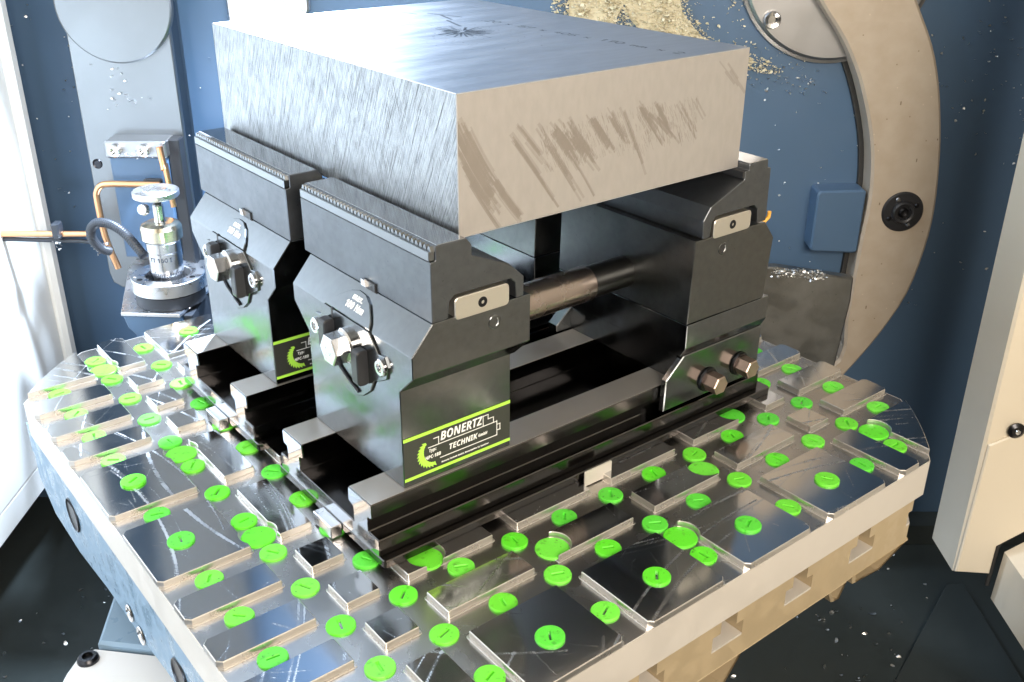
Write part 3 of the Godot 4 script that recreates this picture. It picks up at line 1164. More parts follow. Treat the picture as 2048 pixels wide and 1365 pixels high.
func build_vise(o: Node3D) -> void:
	# rail: outline in (z, y)
	var b := MB.new()
	b.prism(broken(v2([-76, 12.6, 76, 12.6, 76, 27, 62, 27.2, 62, 39.8, 68, 41, 68, 53, 36, 53, 35, 41, 42, 39, 42, 25.5, -42, 25.5, -42, 39, -35, 41, -36, 53, -68, 53, -68, 41, -62, 39.8, -62, 27.2, -76, 27]), 0.7), "x", -198, 222, 0.5, 0.5)
	var rl := part("rail", b, M.rail, o)
	b = MB.new()
	b.box(Vector3(-197.4, 52.7, 36.6), Vector3(221.4, 53.15, 67.2), 0.2)
	part("ground_top", b, M.rail_top, rl)
	b = MB.new()
	b.box(Vector3(-197.4, 52.7, -67.2), Vector3(221.4, 53.15, -36.6), 0.2)
	part("ground_top", b, M.rail_top, rl)
	b = MB.new()
	b.prism(broken(v2([-75.5, 13.0, 75.5, 13.0, 75.5, 26.5, 61.5, 26.7, 61.5, 40.1, 67.5, 41.3, 67.5, 52.5, 36.5, 52.5, 35.5, 41.3, 42.5, 39, 42.5, 25, -42.5, 25, -42.5, 39, -35.5, 41.3, -36.5, 52.5, -67.5, 52.5, -67.5, 41.3, -61.5, 40.1, -61.5, 26.7, -75.5, 26.5]), 0.7), "x", -198.4, -197.9)
	part("ground_end", b, M.ground, rl)
	b = MB.new()
	b.prism(round_poly(v2([-198.4, -83, 234, -83, 234, 83, -198.4, 83]), 4), "y", 5.62, 12.5, 0.6, 0.8)
	part("base_plate", b, M.rail, o)
	b = MB.new()
	b.box(Vector3(-208, 1.2, -6), Vector3(-198.6, 12, 22), 0.6)
	part("locating_key", b, M.satin, o)

	# moving carriage on the left
	b = MB.new()
	b.box(Vector3(-168, 53.2, -66), Vector3(-70, 134, 65.2), 0.6)
	part("carriage_foot", b, M.vise_front, o)
	b = MB.new()
	var sl := Vector3(-21, 18, 0).normalized()
	var k1 := Vector3(0, -19, 18.0).normalized()
	var k2 := Vector3(0, -19, -18.0).normalized()
	b.convex([
		Plane(Vector3.LEFT, 168.3), Plane(Vector3.RIGHT, -66), Plane(Vector3.UP, 187), Plane(Vector3.DOWN, -133.2), Plane(Vector3.BACK, 83.2), Plane(Vector3.FORWARD, 86.0),
		Plane(sl, sl.dot(Vector3(-168, 167, 0))), Plane(k1, k1.dot(Vector3(0, 133.5, 65.6))), Plane(k2, k2.dot(Vector3(0, 133.5, -66.2)))], 0.6)
	part("carriage", b, M.vise_front, o)
	# jaw
	var jaw := v2([-151, 187.2, -151, 230.5, -146.8, 231, -146.8, 241.2, -121.6, 241.2, -120.6, 240.2, -117.4, 236.4, -117.4, 228.3, -85.5, 214.7, -72.3, 202.3, -72.2, 187.2])
	var jaw_end := v2([-151, 187.2, -151, 230.5, -146.8, 231, -146.8, 241.2, -121.6, 241.2, -120.6, 240.2, -117.4, 236.4, -117.4, 228.3, -85.5, 214.7, -72.3, 202.3, -72.2, 187.2, -79, 187.2, -80, 199.5, -84, 203.2, -132, 203.2, -136.5, 199.5, -138, 187.2])
	b = MB.new()
	b.prism(broken(jaw, 0.5), "z", -95, 74, 0.5, 0)
	b.prism(broken(jaw_end, 0.5), "z", 74, 83, 0, 0.5)
	var jm := part("jaw", b, M.jaw, o)
	b = MB.new()
	b.box(Vector3(-145.0, 240.8, -94), Vector3(-121.8, 241.5, 82.2), 0.2)
	part("ground_top", b, M.ground, jm)
	b = MB.new()
	b.box(Vector3(-151.4, 231.2, -94), Vector3(-146.9, 237.6, 82), 0.4)
	part("grip_strip", b, M.grip, jm)
	b = MB.new()
	for k in 36:
		var z := -91.5 + k * 4.9
		b.convex([Plane(Vector3.LEFT, 149.8), Plane(Vector3.RIGHT, -145.2), Plane(Vector3.DOWN, -237.5), Plane(Vector3(0, 1, 2.4).normalized(), Vector3(0, 1, 2.4).normalized().dot(Vector3(0, 241.6, z + 0.55))), Plane(Vector3(0, 1, -2.4).normalized(), Vector3(0, 1, -2.4).normalized().dot(Vector3(0, 241.6, z - 0.55))), Plane(Vector3.UP, 241.0)])
	var teeth := part("teeth", b, M.grip, jm)
	teeth.set_meta("kind", "stuff")
	end_plate(jm, -132.6, -85.6, 184.2, 200.8, 1)
	# threaded hole below the end plate
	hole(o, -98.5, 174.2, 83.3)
	# little retaining clip on the slope
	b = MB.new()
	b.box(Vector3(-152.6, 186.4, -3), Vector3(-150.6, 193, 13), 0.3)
	part("clip_window_shade", b, M.black, o)  # black box stands for the shade inside the window
	b = MB.new()
	b.convex([Plane(Vector3.LEFT, 154), Plane(Vector3.RIGHT, -151), Plane(Vector3.UP, 193), Plane(Vector3.DOWN, -188), Plane(Vector3.FORWARD, 4), Plane(Vector3(0, 0.5, 1).normalized(), Vector3(0, 0.5, 1).normalized().dot(Vector3(0, 189, 2)))])
	part("retaining_clip", b, M.chrome, o)

	# torque plate: thin, over the upright front and up the slope
	var low := v2([57, 167, 50, 156, 42, 155, 35, 148, 36, 137, 42.6, 133, 51.8, 132, 62.4, 117.3, 72.6, 110.5, 84.2, 105.2, 95, 105.2, 108.8, 110.7, 118.6, 118.3, 124.8, 129.2, 134, 133.2, 143, 138, 145, 148, 141, 155, 133, 154, 130, 157.5, 121.3, 167])
	for i in low.size():
		low[i] -= Vector2(91, 0)
	b = MB.new()
	b.prism(low, "x", -170.0, -168.25, 0.6, 0)
	var tp := part("torque_plate", b, M.vise_front, o)
	# slope coordinates: z and height along the slope
	var up := v2([57.5, 0, 65, 8.5, 72, 14.0, 79, 18.8, 88, 21.5, 97, 20.8, 106, 16.5, 113, 10.5, 118, 5.5, 121.2, 0])
	var su := Vector3(18, 21, 0).normalized()
	b = MB.new()
	for i in up.size():
		up[i] = Vector2(up[i].x - 91, up[i].y)
	b.prism(up, "z", 0.2, 1.9, 0, 0.6)
	var tr := Transform3D(Basis(Vector3(0, 0, 1), su, sl), Vector3(-168.0, 167.0, 0))
	place(b, tr)
	part("torque_plate_top", b, M.vise_front, tp)
	var mx := letters("max.", 13.5, 4.8, true, 0.0, 0.3)
	part("lettering", place(mx, tr * Transform3D(Basis(), Vector3(0.0 - 6, 13.2, 1.85))), M.print_white, tp)
	mx = letters("100 Nm", 24.0, 5.4, true, 0.0, 0.3)
	part("lettering", place(mx, tr * Transform3D(Basis(), Vector3(-10.0, 6.0, 1.85))), M.print_white, tp)
	# hex drive, side lugs, ear screws, wire
	b = MB.new()
	b.lathe([Vector2(13.5, 0), Vector2(13.5, 5), Vector2(12, 6.5), Vector2(0, 6.5)], Vector3(-168.6, 146, 0), Vector3.LEFT, 30)
	part("drive_collar", b, M.chrome, o)
	b = MB.new()
	b.prism(ring(0, 146, 12.2, 6), "x", -187, -174, 0.8, 0)
	var hx := part("hex_drive", b, M.chrome, o)
	b = MB.new()
	b.lathe([Vector2(3, 0), Vector2(3.6, 0.5), Vector2(4.2, 0)], Vector3(-187, 146, 0), Vector3.LEFT, 20)
	part("centre_mark", b, M.satin, hx)
	for s in [[-29.0, -19.5, 133.0, 160.0], [18.0, 27.0, 124.0, 152.0]]:
		b = MB.new()
		b.prism(round_poly(v2([-179, s[2], -168.6, s[2], -168.6, s[3], -179, s[3]]), 4, 3), "z", s[0], s[1], 0.8, 0.8)
		part("locking_lug", b, M.black, o)
	for e in [Vector2(-48, 144), Vector2(46.5, 146)]:
		b = MB.new()
		b.lathe([Vector2(6.6, 0), Vector2(6.6, 2.0), Vector2(5.6, 2.8), Vector2(3.4, 2.8), Vector2(3.2, 0.6), Vector2(0, 0.6)], Vector3(-169.8, e.y, e.x), Vector3.LEFT, 24)
		part("ear_screw", b, M.chrome, tp)
	b = MB.new()
	b.tube([Vector3(-170.7, 132, -24), Vector3(-170.7, 122, -12), Vector3(-170.7, 115, 4), Vector3(-170.7, 112, 12)], 1.3, 8)
	part("spring_wire", b, M.dark, tp)
	b = MB.new()
	b.box(Vector3(-170.4, 158, -23), Vector3(-168.9, 168, -20.6), 0.3)
	part("slot", b, M.black, tp)

	# maker's label on the near side of the foot
	var t := Transform3D(Basis(), Vector3(0, 0, 65.3))
	b = MB.new()
	b.box(Vector3(-167.4, 58.6, 65.25), Vector3(-70.6, 94.4, 65.6), 0.1)
	var lab := part("label", b, M.label_ground, o)
	b = MB.new()
	b.box(Vector3(-167.4, 91.8, 65.5), Vector3(-70.6, 94.4, 65.85))
	b.box(Vector3(-167.4, 58.6, 65.5), Vector3(-70.6, 61.0, 65.85))
	# saw-toothed ring
	for k in 13:
		var a0 := deg_to_rad(118 + k * 13.0)
		var a1 := deg_to_rad(118 + (k + 1) * 13.0)
		var wide := 1.6 + 2.6 * sin(PI * (k + 0.5) / 13.0)
		var c := Vector2(-143.5, 75.6)
		var ro := 11.0
		b.prism([c + Vector2(cos(a0), sin(a0)) * (ro - wide), c + Vector2(cos(a0), sin(a0)) * ro, c + Vector2(cos(a1), sin(a1)) * (ro + 2.0), c + Vector2(cos(a1), sin(a1)) * (ro - wide)], "z", 65.5, 65.85)
	part("green_print", b, M.print_green, lab)
	var lines := []
	var parts_ := [["BONERTZ", 37.2, 7.0, -135.4, 82.4, 0.16], ["TECHNIK", 26.0, 4.6, -128.4, 71.9, 0.16], ["GmbH", 8.2, 2.4, -101.2, 72.6, 0.16], ["Typ:", 6.4, 2.4, -146.0, 76.2, 0.12], ["HPC-180", 13.4, 2.8, -149.2, 70.6, 0.12], ["Bonertz Technik GmbH, Bonertzallee 12, Speicher", 43.6, 1.2, -135.1, 63.4, 0.1]]
	for q in parts_:
		part("lettering", place(letters(q[0], q[1], q[2], true, q[5], 0.22), Transform3D(Basis(), Vector3(q[3], q[4], 65.62))), M.print_white, lab)
	b = MB.new()
	for q in [[-146.4, 80.3, -83.4, 80.3], [-83.4, 80.8, -83.4, 68.0], [-83.8, 68.2, -136.1, 68.2], [-137.2, 80.3, -137.2, 86.6], [-137.0, 86.4, -141.5, 86.4], [-96.4, 80.6, -96.4, 89.2], [-96.4, 89.0, -91.5, 89.0], [-91.7, 89.0, -91.7, 85.0], [-91.5, 85.2, -86.4, 85.2], [-86.6, 85.2, -86.6, 80.6], [-83.4, 77.4, -80.2, 77.4], [-80.4, 77.4, -80.4, 72.2], [-80.2, 72.4, -83.4, 72.4]]:
		b.box(Vector3(minf(q[0], q[2]) - 0.25, minf(q[1], q[3]) - 0.25, 65.55), Vector3(maxf(q[0], q[2]) + 0.25, maxf(q[1], q[3]) + 0.25, 65.85))
	part("white_print", b, M.print_white, lab)

	# spindle
	b = MB.new()
	b.lathe([Vector2(15.6, -66), Vector2(15.6, 65), Vector2(15.0, 66), Vector2(14, 66)], Vector3(0, 135, 0), Vector3.RIGHT, 40)
	part("spindle_sleeve", b, M.sleeve, o)
	b = MB.new()
	b.lathe([Vector2(14.4, 60), Vector2(14.4, 125), Vector2(20, 126)], Vector3(0, 135, 0), Vector3.RIGHT, 36)
	part("spindle", b, M.tube_dark, o)

	# fixed jaw on the right
	var zn := 80.0
	b = MB.new()
	b.prism(v2([109.5, 111.6, 209, 110.6, 214, 167.3, 200.4, 183.8, 111.5, 185.6]), "z", -86, zn, 0.6, 0.6)
	part("fixed_body", b, M.vise, o)
	b = MB.new()
	b.convex([Plane(Vector3.LEFT, -110), Plane(Vector3.RIGHT, 218), Plane(Vector3.UP, 110.2), Plane(Vector3.DOWN, -79), Plane(Vector3.BACK, zn), Plane(Vector3.FORWARD, 86), Plane(Vector3(0, -0.55, 1).normalized(), Vector3(0, -0.55, 1).normalized().dot(Vector3(0, 88.5, zn)))], 0.5)
	part("fixed_block", b, M.vise_front, o)
	b = MB.new()
	b.prism(v2([114.5, 78.6, 94, 60.5, 93, 30.5, 218, 30.5, 219, 78.6]), "z", 69.2, 75.6, 0.8, 0.8)
	b.prism(v2([114.5, 78.6, 94, 60.5, 93, 30.5, 218, 30.5, 219, 78.6]), "z", -82, -69.2, 0.8, 0.8)
	b.prism(v2([112, 78.6, 112, 53.4, 218, 53.4, 218, 78.6]), "z", -69.0, 69.0)
	part("clamp_skirt", b, M.vise_front, o)
	for p in [Vector2(148, 45.5), Vector2(191, 48)]:
		b = MB.new()
		b.prism(ring(p.x, p.y, 9.2, 6), "z", 78.4, 92.5, 0, 0.9)
		var bt := part("hex_bolt", b, M.copper_screw, o)
		b = MB.new()
		b.lathe([Vector2(11.2, 0), Vector2(11.6, 1.2), Vector2(11.0, 2.6), Vector2(6, 2.7)], Vector3(p.x, p.y, 75.7), Vector3(0, 0, 1), 28)
		part("washer", b, M.dark, bt)
	var fj := v2([119.6, 185.8, 118.6, 201.5, 126.4, 212.1, 158.5, 225.3, 165.5, 228.2, 165.5, 234.8, 170.2, 235.3, 170.2, 239.6, 171.0, 240.6, 194.4, 240.6, 194.8, 233, 199.0, 232.8, 200.2, 185.8])
	var fj_end := v2([119.6, 185.8, 118.6, 201.5, 126.4, 212.1, 158.5, 225.3, 165.5, 228.2, 165.5, 234.8, 170.2, 235.3, 170.2, 239.6, 171.0, 240.6, 194.4, 240.6, 194.8, 233, 199.0, 232.8, 200.2, 185.8, 188.5, 185.8, 187, 198.8, 182, 203.0, 134, 203.0, 129.5, 198.8, 128, 185.8])
	b = MB.new()
	b.prism(broken(fj, 0.5), "z", -95, 71, 0.5, 0)
	b.prism(broken(fj_end, 0.5), "z", 71, zn, 0, 0.5)
	var fm := part("fixed_jaw", b, M.jaw, o)
	b = MB.new()
	b.box(Vector3(171.4, 240.2, -94), Vector3(194.0, 240.9, zn - 0.8), 0.2)
	part("ground_top", b, M.ground, fm)
	b = MB.new()
	b.box(Vector3(163.4, 229.2, -94), Vector3(170.0, 235.2, zn - 0.6), 0.3)
	part("grip_insert", b, M.black, fm)
	end_plate(fm, 131.8, 178.8, 183.4, 200.0, -1)
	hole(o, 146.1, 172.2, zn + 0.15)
	b = MB.new()
	b.tube([Vector3(201, 183, 72), Vector3(206, 181.5, 74), Vector3(209, 186, 76), Vector3(208, 191, 77)], 1.8, 8)
	part("yellow_thread", b, M.yellow, o)


func end_plate(parent: Node, x0: float, x1: float, y0: float, y1: float, _way: int) -> void:
	var b := MB.new()
	b.prism(round_poly(rect(x0, y0, x1, y1), 4.0, 4), "z", 75.5 if x0 < 0 else 72.5, 83.6 if x0 < 0 else 80.6, 0, 0.6)
	var p := part("end_plate", b, M.end_plate, parent)
	b = MB.new()
	var c := Vector3((x0 + x1) * 0.5, (y0 + y1) * 0.5, 83.55 if x0 < 0 else 80.55)
	b.lathe([Vector2(0, -0.2), Vector2(1.3, -0.2), Vector2(1.4, 0.55), Vector2(3.6, 0.5), Vector2(3.9, 0.1)], c, Vector3(0, 0, 1), 20)
	part("plate_screw", b, M.dark, p)


func hole(parent: Node, x: float, y: float, z: float) -> void:
	# a tapped hole's mouth: bright countersunk lip round a flat black disc, depth shade put in as colour, with one thread turn showing
	var b := MB.new()
	b.lathe([Vector2(4.0, -0.15), Vector2(4.3, 0.25), Vector2(5.0, 0.3), Vector2(5.5, 0.0)], Vector3(x, y, z), Vector3(0, 0, 1), 28)
	var lip := part("threaded_hole", b, M.vise_front, parent)
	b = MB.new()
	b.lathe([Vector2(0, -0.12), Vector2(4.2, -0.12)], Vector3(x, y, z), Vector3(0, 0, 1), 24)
	part("bore_disc", b, M.black, lip)  # flat black disc painted as the shade of the hole's depth
	b = MB.new()
	b.tube([Vector3(x + 1.2, y - 3.3, z), Vector3(x + 2.8, y - 2.0, z), Vector3(x + 3.2, y + 0.4, z), Vector3(x + 2.4, y + 2.4, z)], 0.5, 6)
	part("thread", b, M.satin, lip)


# ------------------------------------------------------------------ workpiece
func build_workpiece() -> void:
	var x0 := -117.0; var x1 := 170.0; var y0 := 235.6; var y1 := 333.0; var z0 := -217.0; var z1 := 159.0
	# saw-cut left face
	var w := 2000
	var h := 520
	rng.seed = 9
	var cut := noise_field(w, h, 0.010, 3, 51)
	for i in cut.size():
		cut[i] = 0.5 + cut[i] * 0.08
	for k in 9000:
		var p := Vector2(rng.randf() * w * 1.1, rng.randf_range(-0.2, 1.0) * h)
		var len := rng.randf_range(30, 190)
		var dir := Vector2(-0.46, 1.0).normalized() if rng.randf() < (0.9 if p.y < h * 0.5 else 0.68) else Vector2(0.30, 1.0).normalized()
		dir = dir.rotated(rng.randfn(0, 0.035))
		stroke(cut, w, h, [p, p + dir * len], 0.6 if rng.randf() < 0.8 else 1.6, rng.randfn(0, 0.19))
	var face := metal(Color(0.42, 0.435, 0.45), 0.42)
	var cut_tex := grey_texture(w, h, cut)
	face.heightmap_enabled = true
	face.heightmap_texture = cut_tex
	face.heightmap_scale = 0.03
	var tint := PackedFloat32Array()
	tint.resize(w * h)
	for i in tint.size():
		tint[i] = clampf(0.34 + cut[i] * 1.05, 0.3, 1.0)
	face.albedo_texture = grey_texture(w, h, tint)
	# near face: dull smears across a finer sawn ground; strokes in face coordinates
	w = 1200
	h = 410
	var st := PackedFloat32Array()
	st.resize(w * h)
	var smears := [
		[0.005, 0.20, 0.05, 0.49, 0.115, 0.745, 34.0], [0.0, 0.34, 0.05, 0.62, 0.11, 0.86, 22.0], [0.10, 0.62, 0.14, 0.80, 0.19, 0.97, 20.0],
		[0.152, 0.35, 0.214, 0.574, 0.309, 0.958, 13.0], [0.175, 0.29, 0.23, 0.48, 0.286, 0.665, 8.0], [0.236, 0.318, 0.31, 0.621, 0.39, 0.947, 11.0],
		[0.285, 0.33, 0.33, 0.46, 0.38, 0.66, 30.0], [0.34, 0.34, 0.38, 0.50, 0.44, 0.70, 22.0], [0.275, 0.335, 0.36, 0.609, 0.434, 0.953, 7.0],
		[0.40, 0.30, 0.44, 0.44, 0.49, 0.62, 16.0], [0.47, 0.30, 0.50, 0.42, 0.55, 0.60, 14.0], [0.508, 0.288, 0.56, 0.55, 0.615, 0.894, 6.0],
		[0.57, 0.294, 0.61, 0.44, 0.674, 0.665, 17.0], [0.617, 0.349, 0.68, 0.50, 0.743, 0.677, 7.0], [0.64, 0.30, 0.67, 0.42, 0.70, 0.54, 12.0],
		[0.007, 0.47, 0.06, 0.74, 0.122, 0.995, 6.0], [0.02, 0.40, 0.07, 0.66, 0.14, 0.995, 5.0], [0.876, 0.062, 0.93, 0.20, 0.998, 0.379, 3.0],
		[0.90, 0.05, 0.95, 0.19, 0.999, 0.33, 2.0], [0.72, 0.30, 0.76, 0.44, 0.81, 0.62, 4.0], [0.78, 0.30, 0.81, 0.42, 0.85, 0.56, 3.0]]
	for s in smears:
		var pts := []
		for k in 9:
			var t := k / 8.0
			pts.append(Vector2(s[0], s[1]).lerp(Vector2(s[2], s[3]), t).lerp(Vector2(s[2], s[3]).lerp(Vector2(s[4], s[5]), t), t) * Vector2(w, h))
		for q in int(maxf(2.0, s[6] * 0.75)):
			var off := Vector2((rng.randf() - 0.5) * s[6] * 1.5, rng.randfn(0, 10))
			var a := rng.randi_range(0, 2)
			var z := rng.randi_range(6, 9)
			var sub := []
			for k in range(a, z):
				sub.append(pts[k] + off)
			stroke(st, w, h, sub, rng.randf_range(5.0, 12.0), 0.4)
	for k in 420:
		var p := Vector2(rng.randf_range(0.24, 0.80), rng.randf_range(0.30, 0.62)) * Vector2(w, h)
		var q := p + Vector2(0.42, 1.0).normalized().rotated(rng.randfn(0, 0.08)) * rng.randf_range(8, 46)
		stroke(st, w, h, [p, q], rng.randf_range(1, 2.6), 0.5)
	for k in 260:
		var p := Vector2(rng.randf_range(0.26, 0.62), rng.randf_range(0.32, 0.62)) * Vector2(w, h)
		var q := p + Vector2(-0.55, 1.0).normalized() * rng.randf_range(8, 40)
		stroke(st, w, h, [p, q], 1.4, -0.6)
	for k in 150:
		var p := Vector2(rng.randf(), rng.randf_range(0.0, 0.9)) * Vector2(w, h)
		stroke(st, w, h, [p, p + Vector2(0.42, 1.0).normalized() * rng.randf_range(10, 60)], 1.0, 0.10)
	var im := Image.create(w, h, false, Image.FORMAT_RGB8)
	var fine := noise_field(w, h, 0.03, 3, 52, Vector2(1, 0.4))
	var rg := PackedFloat32Array()
	rg.resize(w * h)
	for y in h:
		for x in w:
			var t := clampf(st[y * w + x], 0.0, 1.0)
			var c := Color(0.445, 0.42, 0.405).lerp(Color(0.29, 0.26, 0.235), t) * (1.0 + 0.06 * fine[y * w + x])
			im.set_pixel(x, y, Color(c.r, c.g, c.b).linear_to_srgb())
			rg[y * w + x] = lerpf(0.42, 0.50, t) + 0.05 * fine[y * w + x]
	var near := metal(Color.WHITE, 1.0, 0.5)
	near.albedo_texture = ImageTexture.create_from_image(im)
	near.roughness_texture = grey_texture(w, h, rg)
	near.roughness_texture_channel = BaseMaterial3D.TEXTURE_CHANNEL_RED
	# top: rolled grain, dried splash, faint handwriting
	w = 1024
	h = 1024
	var top := noise_field(w, h, 0.05, 3, 53, Vector2(0.12, 1.0))
	for i in top.size():
		top[i] = 0.96 + 0.03 * top[i]
	var c0 := Vector2(0.52, 0.47) * 1024.0
	for k in 150:
		var a := rng.randf() * TAU
		var r0 := rng.randf_range(6, 46)
		var l := rng.randf_range(6, 60) * (0.5 + rng.randf())
		var d := Vector2.from_angle(a)
		stroke(top, w, h, [c0 + d * r0, c0 + d * (r0 + l)], rng.randf_range(1.5, 5.0), -rng.randf_range(0.2, 0.6))
	for k in 60:
		var p := c0 + Vector2.from_angle(rng.randf() * TAU) * rng.randf_range(60, 260)
		stroke(top, w, h, [p, p + Vector2.from_angle(rng.randf() * TAU) * rng.randf_range(2, 9)], rng.randf_range(2, 5), -rng.randf_range(0.15, 0.45))
	for q in [[0.66, 0.17, 0.70, 0.28], [0.67, 0.22, 0.64, 0.30], [0.60, 0.12, 0.62, 0.17], [0.62, 0.30, 0.58, 0.40]]:
		stroke(top, w, h, [Vector2(q[0], q[1]) * 1024, Vector2(q[2], q[3]) * 1024], 9.0, -0.4)
	handwriting(top, w, h)
	var tm := metal(Color(0.62, 0.62, 0.645), 0.28)
	tm.albedo_texture = grey_texture(w, h, top)
	var grain := noise_field(256, 256, 0.06, 4, 54, Vector2(0.15, 1.0))
	for i in grain.size():
		grain[i] = 0.33 + 0.05 * grain[i]
	tm.roughness = 1.0
	tm.roughness_texture = grey_texture(256, 256, grain)

	var side := metal(Color(0.72, 0.72, 0.72), 0.45)
	var mesh := ArrayMesh.new()
	var c := 0.5
	var b := MB.new()
	b.quad_uv(Vector3(x0, y1 - c, z0 + c), Vector3(x0, y1 - c, z1 - c), Vector3(x0, y0 + c, z1 - c), Vector3(x0, y0 + c, z0 + c), Vector3.LEFT)
	mesh.add_surface_from_arrays(Mesh.PRIMITIVE_TRIANGLES, b.arrays(MM))
	b = MB.new()
	b.quad_uv(Vector3(x0 + c, y1 - c, z1), Vector3(x1 - c, y1 - c, z1), Vector3(x1 - c, y0 + c, z1), Vector3(x0 + c, y0 + c, z1), Vector3.BACK)
	mesh.add_surface_from_arrays(Mesh.PRIMITIVE_TRIANGLES, b.arrays(MM))
	b = MB.new()
	b.quad_uv(Vector3(x0 + c, y1, z0 + c), Vector3(x1 - c, y1, z0 + c), Vector3(x1 - c, y1, z1 - c), Vector3(x0 + c, y1, z1 - c), Vector3.UP)
	mesh.add_surface_from_arrays(Mesh.PRIMITIVE_TRIANGLES, b.arrays(MM))
	b = MB.new()
	b.quad(Vector3(x1, y0, z0), Vector3(x1, y0, z1 - c), Vector3(x1, y1 - c, z1 - c), Vector3(x1, y1 - c, z0), Vector3.RIGHT)
	b.quad(Vector3(x0, y0, z0), Vector3(x1, y0, z0), Vector3(x1, y1 - c, z0), Vector3(x0, y1 - c, z0), Vector3.FORWARD)
	b.quad(Vector3(x0, y0, z0), Vector3(x1, y0, z0), Vector3(x1, y0, z1), Vector3(x0, y0, z1), Vector3.DOWN)
	# broken edges
	b.quad(Vector3(x0, y1 - c, z1 - c), Vector3(x0 + c, y1, z1 - c), Vector3(x0 + c, y1, z0 + c), Vector3(x0, y1 - c, z0 + c), Vector3(-1, 1, 0).normalized())
	b.quad(Vector3(x0 + c, y1 - c, z1), Vector3(x1 - c, y1 - c, z1), Vector3(x1 - c, y1, z1 - c), Vector3(x0 + c, y1, z1 - c), Vector3(0, 1, 1).normalized())
	b.quad(Vector3(x0, y1 - c, z1 - c), Vector3(x0 + c, y1 - c, z1), Vector3(x0 + c, y0 + c, z1), Vector3(x0, y0 + c, z1 - c), Vector3(-1, 0, 1).normalized())
	b.quad(Vector3(x1 - c, y1 - c, z1), Vector3(x1, y1 - c, z1 - c), Vector3(x1, y0, z1 - c), Vector3(x1 - c, y0 + c, z1), Vector3(1, 0, 1).normalized())
	b.quad(Vector3(x1 - c, y1, z1 - c), Vector3(x1, y1 - c, z1 - c), Vector3(x1, y1 - c, z0), Vector3(x1 - c, y1, z0), Vector3(1, 1, 0).normalized())
	b.quad(Vector3(x0 + c, y0 + c, z1), Vector3(x1 - c, y0 + c, z1), Vector3(x1 - c, y0, z1 - c), Vector3(x0 + c, y0, z1 - c), Vector3(0, -1, 1).normalized())
	mesh.add_surface_from_arrays(Mesh.PRIMITIVE_TRIANGLES, b.arrays(MM))
	var o := MeshInstance3D.new()
	o.name = numbered("aluminium_block")
	o.mesh = mesh
	mesh.surface_set_material(0, face)
	mesh.surface_set_material(1, near)
	mesh.surface_set_material(2, tm)
	mesh.surface_set_material(3, side)
	add_child(o)
	tag(o, "large sawn aluminium block clamped on top of both vises", "metal block")


func handwriting(top: PackedFloat32Array, w: int, h: int) -> void:
	# pen strokes of "20 x 57 x 405 x 170 mm" running towards the near edge; glyphs on a 1 x 2 grid
	var g := {
		"2": [[0, 0.4, 0.5, 0, 1, 0.5, 0, 2, 1, 2]], "0": [[0.5, 0, 0, 0.6, 0, 1.5, 0.5, 2, 1, 1.4, 1, 0.5, 0.5, 0]], "5": [[1, 0, 0.1, 0, 0, 0.9, 0.8, 0.9, 1, 1.5, 0.5, 2, 0, 1.8]],
		"7": [[0, 0, 1, 0, 0.4, 2], [0.2, 1, 0.9, 1]], "4": [[0.6, 0, 0, 1.3, 1, 1.3], [0.7, 0.8, 0.7, 2]], "1": [[0.2, 0.6, 0.6, 0, 0.6, 2]], "x": [[0.1, 0.9, 0.9, 1.9], [0.9, 0.9, 0.1, 1.9]],
		"m": [[0, 2, 0, 1, 0.4, 1, 0.4, 2], [0.4, 1.2, 0.8, 1, 0.9, 2]], " ": []}
	var a := Vector2(0.70, 0.40) * 1024.0
	var z := Vector2(0.86, 1.0) * 1024.0
	var along := Vector2(0.10, 1.0).normalized()
	var text := "20 x 57 x 405 x 170 mm x 2"
	var down := Vector2(-1.0, 0.10).normalized()
	var size := 15.0
	for i in text.length():
		var o := Vector2(752, 372) + along * (i * size * 1.6)
		for s in g.get(text[i], []):
			var pts := []
			for k in range(0, s.size(), 2):
				pts.append(o + along * s[k] * size * 1.3 + down * s[k + 1] * size)
			stroke(top, w, h, pts, 4.2, -0.5)
	stroke(top, w, h, [a, a], 1.0, 0.0)
	stroke(top, w, h, [z, z], 1.0, 0.0)


# ------------------------------------------------------------------ chips
func flake() -> ArrayMesh:
	# a curled shaving: a short bent strip, wider in the middle
	var b := MB.new()
	var pts := []
	for k in 6:
		var a := -1.3 + 2.6 * k / 5.0
		var wide := 0.25 + 0.45 * sin(PI * (k + 0.4) / 5.8)
		pts.append([Vector3(sin(a) * 1.1, (1.0 - cos(a)) * 0.9, -wide), Vector3(sin(a) * 1.1 + 0.12, (1.0 - cos(a)) * 0.9 + 0.1, wide)])
	for k in 5:
		var n: Vector3 = (pts[k + 1][0] - pts[k][0]).cross(pts[k][1] - pts[k][0]).normalized()
		b.quad(pts[k][0], pts[k + 1][0], pts[k + 1][1], pts[k][1], n)
	return b.mesh()


func chips(called: String, label: String, spots: Array, m: Material) -> void:
	# spots: [position in mm in machine axes, size]
	var mm := MultiMesh.new()
	mm.transform_format = MultiMesh.TRANSFORM_3D
	mm.mesh = flake()
	mm.instance_count = spots.size()
	for i in spots.size():
		var ax := Vector3(rng.randfn(), rng.randfn(), rng.randfn()).normalized()
		var bs := Basis(ax, rng.randf() * TAU).scaled(Vector3(rng.randf_range(0.6, 1.5), rng.randf_range(0.5, 1.1), rng.randf_range(0.6, 1.2)) * spots[i][1])
		mm.set_instance_transform(i, Transform3D(bs, spots[i][0] * MM))
	var o := MultiMeshInstance3D.new()
	o.name = numbered(called)
	o.multimesh = mm
	o.material_override = m
	o.transform = machine_frame()
	add_child(o)
	tag(o, label, "chips")
	o.set_meta("kind", "stuff")


